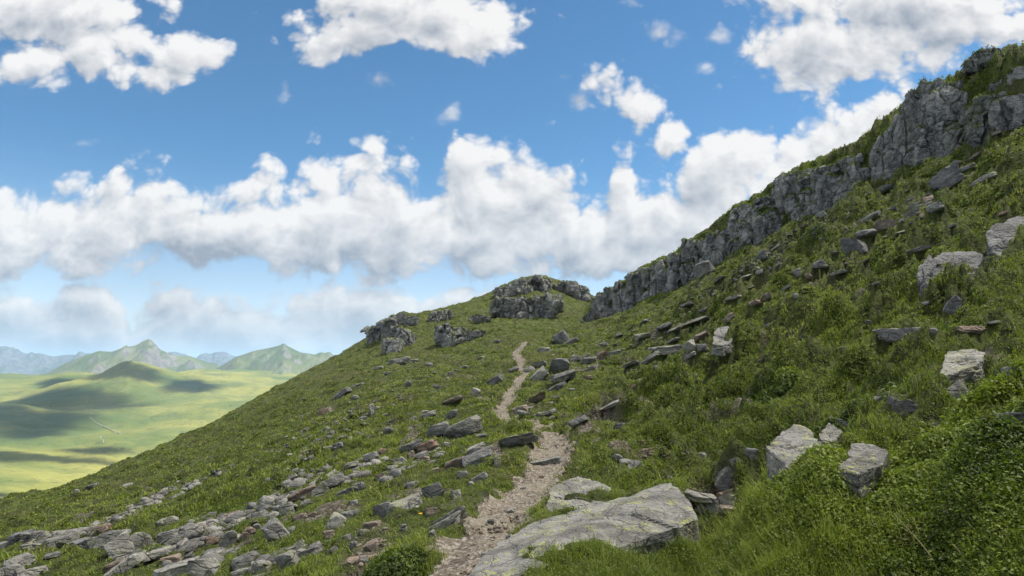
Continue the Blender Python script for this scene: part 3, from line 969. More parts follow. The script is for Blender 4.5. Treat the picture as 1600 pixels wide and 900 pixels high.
def rock_shape(dims, seed, level=4, cuts=6, flat=0.5, rough=0.05, layers=0.05):
    """angular stone: a box cut by random planes, then layered and roughened; dims are full sizes in metres"""
    rs = np.random.RandomState(seed)
    d, f = ICO[level]
    d = d + rs.normal(0, 0.25 / (2 ** level), d.shape); d /= np.linalg.norm(d, axis=1, keepdims=True)
    N = []; D = []
    for ax in range(3):
        for s in (-1, 1):
            n = rs.normal(0, 0.16, 3); n[ax] = s
            N.append(n / np.linalg.norm(n)); D.append(rs.uniform(0.82, 1.0))
    for _ in range(cuts):
        n = rs.normal(0, 1, 3); n[2] *= flat; n /= np.linalg.norm(n)
        N.append(n); D.append(rs.uniform(0.86, 1.22))
    N = np.array(N); D = np.array(D)
    q = d @ N.T
    r = np.where(q > 1e-3, D / np.maximum(q, 1e-3), 9).min(1)
    p = d * r[:, None]
    # layering: thin beds jut in and out on the broken sides
    h = np.asarray(dims) / 2
    P = p * h
    bed = max(0.03, dims[2] * 0.16)
    lz = P[:, 2] / bed + 0.6 * vnoise3(P / (dims[0] * 0.35) + seed, seed)
    k = np.floor(lz); fr = lz - k
    off = _hash(k.astype(np.int64), np.zeros(len(k), np.int64), np.zeros(len(k), np.int64), seed) - 0.5
    edge = sstep(fr, 0, 0.12) * sstep(1 - fr, 0, 0.12)
    side = 1 - np.clip(np.abs(p[:, 2]) / np.abs(p).max(1), 0, 1) ** 3
    P[:, :2] *= (1 + layers * 2 * (off * edge - 0.25 * (1 - edge)) * side)[:, None]
    s = float(np.cbrt(dims[0] * dims[1] * dims[2]))
    for o, (fq, am) in enumerate(((1.6, 1.0), (4.5, 0.45), (11.0, 0.2))):
        nn = np.stack([vnoise3(P * fq / s + 5 * o + 31 * a + seed % 97, seed + a + 3 * o) for a in range(3)], 1)
        P = P + nn * rough * s * am
    return P, f


def worley(p, seed):
    """nearest-cell random value and distance to the cell's border"""
    i0 = np.floor(p).astype(np.int64)
    f1 = np.full(len(p), 9.0); f2 = np.full(len(p), 9.0); rid = np.zeros(len(p))
    for dx in (-1, 0, 1):
        for dy in (-1, 0, 1):
            for dz in (-1, 0, 1):
                c = i0 + np.array([dx, dy, dz])
                q = np.stack([_hash(c[:, 0], c[:, 1], c[:, 2], seed + k) for k in (1, 2, 3)], 1) + c
                d = np.linalg.norm(q - p, axis=1)
                rn = _hash(c[:, 0], c[:, 1], c[:, 2], seed + 4)
                nearer = d < f1
                f2 = np.where(nearer, f1, np.minimum(f2, d))
                rid = np.where(nearer, rn, rid); f1 = np.where(nearer, d, f1)
    return rid, f2 - f1


_n_rocks = 0
LEDGE = []
ROCK_V = []                                 # every stone's vertices, to keep the turf off them
RINFO = []


def frame(x, y, roll=0.0, yaw=0.0, pitch=0.0):
    th = math.atan2(x, y)
    return (Matrix.Rotation(-th, 4, 'Z') @ Matrix.Rotation(-roll, 4, 'Y') @ Matrix.Rotation(pitch, 4, 'X') @ Matrix.Rotation(yaw, 4, 'Z'))


def place_rock(box, kind='grey', label=None, tilt=None, depth=0.75, level=None, cuts=6, rough=0.045, name=None, seed=None, pitch=None, layers=0.05):
    """a stone that fills the photograph's box (u0, v0, u1, v1), standing on the ground there"""
    global _n_rocks
    _n_rocks += 1
    seed = seed or 100 + _n_rocks * 7
    rs = np.random.RandomState(seed)
    u0, v0, u1, v1 = box
    uc = (u0 + u1) / 2; vc = (v0 + v1) / 2
    gx, gy, gz, gr = trace(uc, min(899, v1 - 0.22 * (v1 - v0)))
    d = math.sqrt(gr * gr + gz * gz)
    W = (u1 - u0) * d / F; H = (v1 - v0) * d / F
    if tilt is None:
        n = ground_n(np.array([gx]), np.array([gy]), 0.6)[0]
        th = math.atan2(gx, gy)
        ex = np.array([math.cos(th), -math.sin(th), 0])
        sl = -(n @ ex) / max(0.2, n[2])
        tilt = math.degrees(math.atan(sl)) * 0.85 + rs.uniform(-5, 5)
    t = math.radians(tilt); c = math.cos(t); s = abs(math.sin(t))
    den = c * c - s * s
    if abs(den) > 0.15:
        lx = (W * c - H * s) / den; lz = (H * c - W * s) / den
    else:
        lx, lz = W, H * 0.5
    lx = min(max(lx, 0.75 * W), 1.5 * W); lz = min(max(lz, 0.34 * H, 0.12 * lx), 1.3 * H)
    ly = depth * max(lx, lz) * rs.uniform(0.85, 1.15)
    if level is None:
        px = max(u1 - u0, v1 - v0) * 0.64
        level = 2 if px < 9 else 3 if px < 26 else 4 if px < 70 else 5
    low = 0.22 * lz                         # carried on below the turf
    P, f = rock_shape((lx, ly, lz + low), seed, level, cuts, 0.6, rough, layers)
    P[:, 2] -= low / 2
    th, e = pix_pol(uc, vc)
    rr = gr + 0.15 * ly
    cx, cy, cz = rr * math.sin(th), rr * math.cos(th), e * rr
    # never hover: the foot reaches the ground at its own place
    gz2 = float(ground(np.array([cx]), np.array([cy]))[0])
    bottom = cz - lz / 2 - low
    M = frame(cx, cy, t, math.radians(rs.uniform(-14, 14)), math.radians(-8 + rs.uniform(-5, 5)) if pitch is None else math.radians(pitch))
    if bottom > gz2 - 0.05:
        ext = bottom - gz2 + 0.08
        P[:, 2] = np.where(P[:, 2] < 0, P[:, 2] * (1 + ext / (lz / 2 + low)), P[:, 2])
    R = np.array(M.to_3x3())
    Pw = P @ R.T
    nm = name or ('boulder' if max(W, H) > 0.9 else 'rock' if max(W, H) > 0.35 else 'stone')
    o = mesh_np(nm, Pw, f, ROCK[kind], smooth=True)
    o.data.set_sharp_from_angle(angle=0.40)
    o.location = (cx, cy, cz)
    tag(o, label, nm)
    ROCK_V.append(Pw + np.array([cx, cy, cz]))
    RINFO.append(dict(o=o, box=box, kind=kind, W=W, H=H, label=label, nm=nm))
    return o


def hull_rock(corners, kind, label, seed=1, rough=0.012, sub=5, name='boulder', drop=0.3, cracks=2, rk=1.0, plate=1.0):
    """a stone through given corners (u, v, range): convex, then subdivided and roughened"""
    import bmesh
    pts = []
    for u, v, r in corners:
        th, e = pix_pol(u, v); r = r * rk
        pts.append((r * math.sin(th), r * math.cos(th), e * r))
    pts = np.array(pts)
    pts = np.concatenate([pts, pts - [0, 0, drop]]); c = pts.mean(0)
    bm = bmesh.new()
    for p in pts - c:
        bm.verts.new(p)
    bmesh.ops.convex_hull(bm, input=bm.verts)
    bm.verts.ensure_lookup_table()
    N = []; D = []
    for fc in bm.faces:
        fc.normal_update()
        N.append(fc.normal[:]); D.append(fc.normal.dot(fc.verts[0].co))
    bm.free()
    N = np.array(N); D = np.array(D)
    # rounded support: march from the middle of the stone
    inner = np.zeros(3)
    d, f = ICO[6]
    ext = np.abs(pts - c).max(0)
    d = d * ext; d = d / np.linalg.norm(d, axis=1, keepdims=True)
    q = d @ N.T
    r = np.where(q > 1e-4, D / np.maximum(q, 1e-4), 99).min(1)
    P = d * r[:, None]
    s = float(np.cbrt(np.prod(ext * 2)))
    base = P.copy()
    for o, (fq, am) in enumerate(((1.8, 1.2), (5, 0.7), (13, 0.35), (30, 0.2))):
        nn = np.stack([vnoise3(base * fq / s + 7 * o + 31 * a + seed, seed + a + 5 * o) for a in range(3)], 1)
        P = P + nn * rough * s * am
    # joints: plates that sit a little higher or lower
    wb = base + 0.12 * s * np.stack([fbm3(base * 1.6 / s + 11 * a, 2, seed + 40 + a) for a in range(3)], 1)
    for sz, am, cr in ((0.55, 0.050, 0.018), (0.24, 0.018, 0.006)):
        rid, bd = worley(wb / (s * np.array([sz * 1.5, sz, sz * 0.6])), seed + 60)
        P = P - (P / np.linalg.norm(P, axis=1, keepdims=True)) * (plate * s * (rid * am + cr * np.exp(-(bd / 0.05) ** 2)))[:, None]
    # open cracks along wandering planes
    rs = np.random.RandomState(seed * 3 + 1)
    for k in range(cracks):
        nv = rs.normal(0, 1, 3) * [1, 1, 0.25]; nv /= np.linalg.norm(nv)
        dd = base @ nv + 0.10 * s * fbm3(base * 1.7 / s + 9 * k, 3, seed + 70 + k) - rs.uniform(-0.25, 0.25) * ext.max()
        gq = np.exp(-(dd / (0.010 * s + 0.006)) ** 2) * (fbm3(base * 1.3 / s, 2, seed + 90 + k) > -0.15)
        P = P - (P / np.linalg.norm(P, axis=1, keepdims=True)) * (gq * 0.045 * s)[:, None]
    # a few bedding steps on the surface
    bedn = fbm3(base * np.array([1.0, 1.0, 1.0]) * 2.6 / s, 3, seed + 50)
    stepv = (np.floor(bedn * 3.0 + 3.0) / 3.0)
    P = P - (P / np.linalg.norm(P, axis=1, keepdims=True)) * (plate * stepv * 0.030 * s)[:, None]
    o = mesh_np(name, P, f, ROCK[kind], smooth=True)
    o.data.set_sharp_from_angle(angle=0.45)
    o.location = c
    tag(o, label, name)
    ROCK_V.append(P + c)
    us = [p[0] for p in corners]; vs = [p[1] for p in corners]
    RINFO.append(dict(o=o, box=(min(us), min(vs), max(us), max(vs)), kind=kind, W=1, H=1, label=label, nm=name))
    return o


# ---- crags: bedrock standing out of the slope, broken into columns and beds
def crag(name, base, top, label, colw=14, tiers=2, thick=2.4, rfoot=None, seed=1, voxel=None, lean=4, jit=5, out=0.4, cat=None, kind='crag', tilt=0.0):
    rs = np.random.RandomState(seed)
    b = np.array(base, float); t = np.array(top, float)
    u = max(b[0, 0], t[0, 0]) - 2
    u = min(b[0, 0], t[0, 0])
    uend = max(b[-1, 0], t[-1, 0])
    VV = []; FF = []; off = 0
    rm = []
    if rfoot is None:
        # the foot line of the outcrop: a straight run through what the ground gives
        us_ = np.linspace(b[0, 0], b[-1, 0], 9)
        rr_ = np.array([trace(q, np.interp(q, b[:, 0], b[:, 1]))[3] for q in us_])
        fit = np.polyfit(us_, np.clip(rr_, np.median(rr_) * 0.94, np.median(rr_) * 1.06), 1)
        rfoot = lambda q: float(np.polyval(fit, q))
    while u < uend:
        w = colw * rs.uniform(0.55, 1.6)
        uc = u + w / 2
        vb = np.interp(uc, b[:, 0], b[:, 1]); vtp = np.interp(uc, t[:, 0], t[:, 1]) + rs.uniform(-jit, jit) * 0.6
        if callable(rfoot):
            r = rfoot(uc)
        elif rfoot is not None:
            r = np.interp(uc, [p[0] for p in rfoot], [p[1] for p in rfoot])
        else:
            r = trace(uc, vb)[3]
        rm.append(r)
        H = (vb - vtp) * r / F
        if H > 0.25:
            nt_ = max(1, min(tiers, int(H / 0.9)))
            cuts_ = np.sort(rs.uniform(0.25, 0.8, nt_ - 1)) if nt_ > 1 else []
            lv = np.r_[-0.18, cuts_, 1.0]
            for k in range(len(lv) - 1):
                h0, h1 = lv[k] * H, lv[k + 1] * H
                hh = (h1 - h0) * 1.08
                ww = w * r / F * rs.uniform(1.4, 1.75)
                th_ = thick * rs.uniform(0.8, 1.2)
                P, f = rock_shape((ww, th_, hh), seed * 131 + int(uc * 7) + k, 3, 5, 0.5, 0.035, 0.04)
                ro = r + thick * 0.42 + rs.uniform(-out, out) + 0.35 * k
                th, e = pix_pol(uc, vb)
                cx, cy = ro * math.sin(th), ro * math.cos(th)
                cz = e * r + (h0 + h1) / 2
                R = np.array(frame(cx, cy, math.radians(rs.uniform(-lean, lean) + tilt), math.radians(rs.uniform(-16, 16)), math.radians(rs.uniform(-6, 3))).to_3x3())
                VV.append(P @ R.T + np.array([cx, cy, cz])); FF.append(f + off); off += len(P)
        u += w
    if not VV:
        return
    V_ = np.concatenate(VV); F_ = np.concatenate(FF)
    c = V_.mean(0)
    rmean = float(np.mean(rm))
    o = mesh_np(name, V_ - c, F_, None, False)
    vx = voxel or max(0.05, rmean / 683 * 0.8)
    md = o.modifiers.new("fuse", 'REMESH'); md.mode = 'VOXEL'; md.voxel_size = vx
    dg = bpy.context.evaluated_depsgraph_get()
    ev = o.evaluated_get(dg)
    me = bpy.data.meshes.new_from_object(ev, depsgraph=dg)
    o.modifiers.clear()
    old = o.data
    o.data = me
    bpy.data.meshes.remove(old)
    me.name = name
    # one body only: loose crumbs left by the fusing go
    import bmesh
    bm = bmesh.new(); bm.from_mesh(me); bm.verts.ensure_lookup_table()
    seen = set(); bodies = []
    for v0 in bm.verts:
        if v0.index in seen:
            continue
        st = [v0]; seen.add(v0.index); body = []
        while st:
            q = st.pop(); body.append(q)
            for e_ in q.link_edges:
                w_ = e_.other_vert(q)
                if w_.index not in seen:
                    seen.add(w_.index); st.append(w_)
        bodies.append(body)
    bodies.sort(key=len, reverse=True)
    for body in bodies[1:]:
        if len(body) > 0.2 * len(bodies[0]):
            continue
        bmesh.ops.delete(bm, geom=body, context='VERTS')
    bm.to_mesh(me); bm.free()
    n = len(me.vertices)
    co = np.empty(n * 3, np.float32); me.vertices.foreach_get('co', co); co = co.reshape(-1, 3).astype(float)
    no = np.empty(n * 3, np.float32); me.vertices.foreach_get('normal', no); no = no.reshape(-1, 3).astype(float)
    k_ = min(2.0, max(1.0, rmean / 55)) * min(1.0, max(0.4, np.ptp(co[:, 2]) / 5.0))
    wco = co + 0.25 * np.stack([fbm3(co / 0.9 + 13 * a, 2, seed + 20 * a) for a in range(3)], 1)
    for sz, am, cr in (((1.15, 1.15, 2.8), 0.34, 0.20), ((0.5, 0.5, 0.9), 0.11, 0.06)):
        rid, bd = worley(wco / (np.array(sz) * k_), seed + int(100 * am))
        co = co + no * ((rid - 0.45) * am * k_ - cr * k_ * np.exp(-(bd / 0.07) ** 2))[:, None]
    nn = np.stack([fbm3(co / 0.30 + 13 * a, 2, seed + 20 * a) for a in range(3)], 1)
    co = co + nn * 0.035 * k_
    me.vertices.foreach_set('co', co.astype(np.float32).ravel())
    me.polygons.foreach_set('use_smooth', np.zeros(len(me.polygons), bool))
    me.materials.clear(); me.materials.append(ROCK[kind])
    me.update()
    o.location = c
    tag(o, label, cat or "rock outcrop")
    me.vertices.foreach_get('normal', nrm_ := np.empty(n * 3, np.float32)); nrm_ = nrm_.reshape(-1, 3)
    ok_ = (nrm_[:, 2] > 0.72)
    LEDGE.append((co + c)[ok_])
    return o


def foot(u):
    return float(np.interp(pix_pol(u, 400)[0], _fth, [r for _, r in _foot])) + 0.3


print("crags")
crag("cliff", [(912, 512), (950, 498), (1000, 480), (1050, 456), (1100, 430), (1140, 408), (1166, 392)],
     [(912, 496), (930, 466), (945, 452), (975, 440), (1000, 424), (1050, 398), (1085, 378), (1100, 372), (1140, 352), (1166, 338)],
     "long grey cliff of upright columns under a turf edge, right of the saddle", colw=13, tiers=2, thick=2.6, rfoot=foot, seed=3, lean=5, cat="cliff")
crag("cliff", [(1146, 400), (1165, 390), (1180, 352), (1195, 352), (1205, 384), (1250, 358), (1275, 345), (1292, 336)],
     [(1146, 336), (1160, 318), (1180, 312), (1205, 300), (1218, 280), (1240, 270), (1262, 262), (1292, 262)],
     "grey knobbly cliff with a small turfy cave notch, halfway up the skyline", colw=21, tiers=3, thick=2.8, rfoot=foot, seed=5, lean=8, out=0.5, cat="cliff")
crag("rock_outcrop", [(1290, 328), (1315, 325), (1335, 318), (1352, 308)], [(1290, 262), (1312, 248), (1335, 240), (1352, 262)],
     "squat grey outcrop block with a dark overhang left of the tall buttress", colw=24, tiers=2, thick=2.4, rfoot=foot, seed=8, lean=10)
crag("buttress", [(1374, 262), (1388, 292), (1410, 286), (1440, 268), (1470, 252), (1494, 236)], [(1374, 226), (1388, 208), (1410, 186), (1440, 152), (1460, 136), (1484, 132), (1494, 150)],
     "tall massive grey buttress, the biggest rock face on the skyline", colw=20, tiers=1, thick=3.0, rfoot=foot, seed=14, lean=3, jit=3, tilt=-4, out=0.25, cat="cliff")
crag("rock_outcrop", [(1496, 238), (1520, 228), (1545, 216), (1562, 204), (1582, 196)], [(1490, 158), (1520, 150), (1545, 158), (1565, 162), (1584, 158)],
     "grey layered outcrop of stacked blocks right of the tall buttress", colw=26, tiers=3, thick=2.6, rfoot=foot, seed=15, lean=8)
crag("rock_outcrop", [(1510, 108), (1530, 100), (1548, 90)], [(1512, 94), (1530, 84), (1546, 76)], "small dark crag poking from the turf at the top right skyline", colw=14, tiers=1, thick=1.6, rfoot=[(1500, 51), (1550, 50)], seed=17)
crag("rock_outcrop", [(1566, 140), (1585, 134), (1606, 124)], [(1566, 124), (1585, 114), (1606, 102)], "grey crag cut by the right edge of view above the stacked blocks", colw=18, tiers=1, thick=1.8, rfoot=[(1560, 48.6), (1610, 47.6)], seed=18)
KN = [
    ("rock_outcrop", [(772, 468), (790, 466), (815, 460), (838, 456), (856, 452)], [(772, 458), (790, 448), (815, 441), (838, 437), (856, 440)], "broken grey crag just under the grassy top of the central knoll", 9, 2, 2.5, 21),
    ("cliff", [(770, 486), (788, 494), (806, 504), (826, 507), (846, 502), (860, 492), (873, 480)], [(770, 472), (788, 469), (806, 468), (826, 467), (846, 465), (873, 465)], "dark streaked cliff face in the middle of the central knoll", 11, 2, 3.0, 22),
    ("rock_outcrop", [(868, 456), (885, 458), (900, 462), (914, 470), (922, 476)], [(868, 446), (885, 445), (900, 449), (914, 460), (922, 470)], "grey rim of rock along the right shoulder of the central knoll", 9, 1, 2.4, 23),
    ("rock_outcrop", [(576, 537), (588, 537), (600, 534), (612, 522)], [(576, 524), (584, 514), (596, 506), (612, 503)], "grey crag at the left end of the ridge, standing against the sky", 9, 2, 3.0, 24),
    ("rock_outcrop", [(610, 512), (625, 510), (642, 508)], [(610, 500), (625, 496), (642, 499)], "flat band of grey rock below the small left knoll's grassy top", 9, 1, 2.0, 25),
    ("rock_outcrop", [(604, 553), (618, 550), (632, 542), (648, 530)], [(604, 545), (618, 528), (632, 523), (648, 523)], "dark tilted outcrop right below the left end of the ridge", 14, 1, 2.8, 36),
    ("rock_outcrop", [(682, 526), (692, 543), (706, 545), (720, 540), (731, 530), (742, 526)], [(682, 512), (692, 508), (706, 512), (720, 516), (731, 521), (742, 520)], "dark blocky outcrop between the left knoll and the streaked cliff", 10, 2, 2.2, 27),
    ("rock_outcrop", [(733, 502), (748, 504), (766, 503)], [(733, 498), (748, 490), (766, 498)], "low pale grey outcrop left of the streaked cliff on the knoll", 9, 1, 1.8, 28),
    ("rock_outcrop", [(672, 502), (684, 502), (698, 500)], [(672, 492), (684, 486), (698, 488)], "small grey crag on the skyline between the two knolls", 9, 1, 1.8, 29),
]
for nm, b_, t_, lab, cw, ti, thk, sd in KN:
    t_ = [(p, q - (6 if sd in (21, 24, 25, 23) else 3)) for p, q in t_]
    crag(nm, b_, t_, lab, colw=cw, tiers=ti, thick=thk, seed=sd, lean=6, jit=2.5, cat="cliff" if nm == "cliff" else None)

print("hero rocks")
hull_rock([(718, 903, 5.15), (772, 842, 6.1), (826, 811, 6.6), (1034, 756, 7.5), (1048, 752, 7.5), (1062, 755, 7.2), (980, 801, 6.15), (872, 840, 5.55), (800, 903, 4.95),
           (1085, 788, 6.9), (1103, 808, 6.6), (1074, 822, 6.25), (1002, 836, 5.95)],
          'hero', "long pale slab with yellow lichen tilting up beside the path in the foreground", seed=4, cracks=4, plate=0.5)
hull_rock([(898, 741, 8.9), (934, 748, 8.8), (966, 766, 8.3), (950, 786, 7.7), (866, 816, 7.0), (848, 791, 7.4), (850, 764, 8.0), (864, 752, 8.5),
           (900, 775, 8.9), (960, 795, 8.0), (860, 830, 7.3), (850, 800, 8.0)],
          'hero', "broad flat grey slab sunk in the path just behind the long slab", seed=9, cracks=4)
hull_rock([(1190, 692, 6.5), (1203, 676, 6.9), (1226, 668, 7.1), (1241, 657, 7.4), (1264, 666, 7.3), (1284, 682, 6.9), (1291, 697, 6.5), (1270, 712, 6.3), (1228, 727, 5.95),
           (1290, 712, 6.5), (1230, 752, 5.95), (1206, 750, 6.1), (1193, 722, 6.4), (1250, 740, 7.3), (1195, 740, 6.9)],
          'hero', "cracked grey boulder with a ledge, largest rock on the right bank", seed=12, rough=0.02)
hull_rock([(1294, 655, 7.6), (1306, 660, 7.5), (1318, 671, 7.3), (1304, 688, 7.1), (1284, 690, 7.1), (1275, 673, 7.3), (1300, 700, 7.5), (1280, 700, 7.4), (1316, 690, 7.5)],
          'pale', "pale angular block touching the back of the cracked grey boulder", seed=13, rough=0.02)
hull_rock([(1332, 692, 6.2), (1360, 692, 6.2), (1391, 704, 6.05), (1385, 719, 5.75), (1342, 741, 5.4), (1302, 728, 5.5), (1322, 702, 5.95),
           (1302, 762, 5.45), (1342, 762, 5.4), (1385, 745, 5.8), (1320, 745, 6.2), (1370, 740, 6.2)],
          'hero', "grey block spotted with yellow lichen, set in the leafy bank at right", seed=16, rough=0.018)
hull_rock([(1466, 560, 9.3), (1480, 545, 10.0), (1510, 544, 10.0), (1532, 549, 9.8), (1542, 546, 9.9), (1540, 564, 9.3), (1500, 578, 8.8), (1468, 587, 8.6), (1466, 592, 8.8), (1540, 580, 9.6), (1500, 590, 9.6)],
          'pale', "broad pale wedge of rock in the shrubs high at right", seed=19, rough=0.02, drop=0.25, rk=1.06)
hull_rock([(1528, 372, 20.5), (1534, 352, 21), (1556, 345, 21.5), (1580, 340, 22), (1606, 334, 22), (1606, 380, 20.5), (1588, 398, 19.8), (1560, 402, 19.6), (1540, 390, 20), (1560, 415, 20.5), (1606, 405, 21)],
          'dark', "big brown grey boulder at the right edge above the slope's shrubs", seed=23, rough=0.03, drop=1.0, rk=1.06)
hull_rock([(1456, 402, 19.5), (1470, 391, 20), (1500, 388, 20.3), (1530, 388, 20.3), (1538, 404, 19.8), (1530, 422, 19.2), (1490, 430, 18.8), (1460, 430, 18.9), (1500, 440, 19.8)],
          'dark', "wide grey boulder left of the big brown one at the right edge", seed=24, rough=0.03, drop=1.0, rk=1.06)
hull_rock([(1428, 425, 18.6), (1436, 408, 19), (1452, 396, 19.4), (1464, 402, 19.2), (1470, 420, 18.6), (1466, 440, 18.2), (1440, 444, 18.2), (1430, 440, 18.4), (1450, 450, 19)],
          'dark', "dark pointed boulder at the lower left of the boulder group at right edge", seed=25, rough=0.03, drop=1.0, rk=1.06)
hull_rock([(1108, 524, 22.5), (1122, 508, 23.5), (1140, 506, 23.5), (1147, 520, 23), (1148, 534, 22.5), (1130, 541, 22), (1112, 538, 22), (1130, 550, 23)],
          'grey', "large square grey block above the middle of the right slope", seed=27, rough=0.02, drop=0.35, rk=1.02)

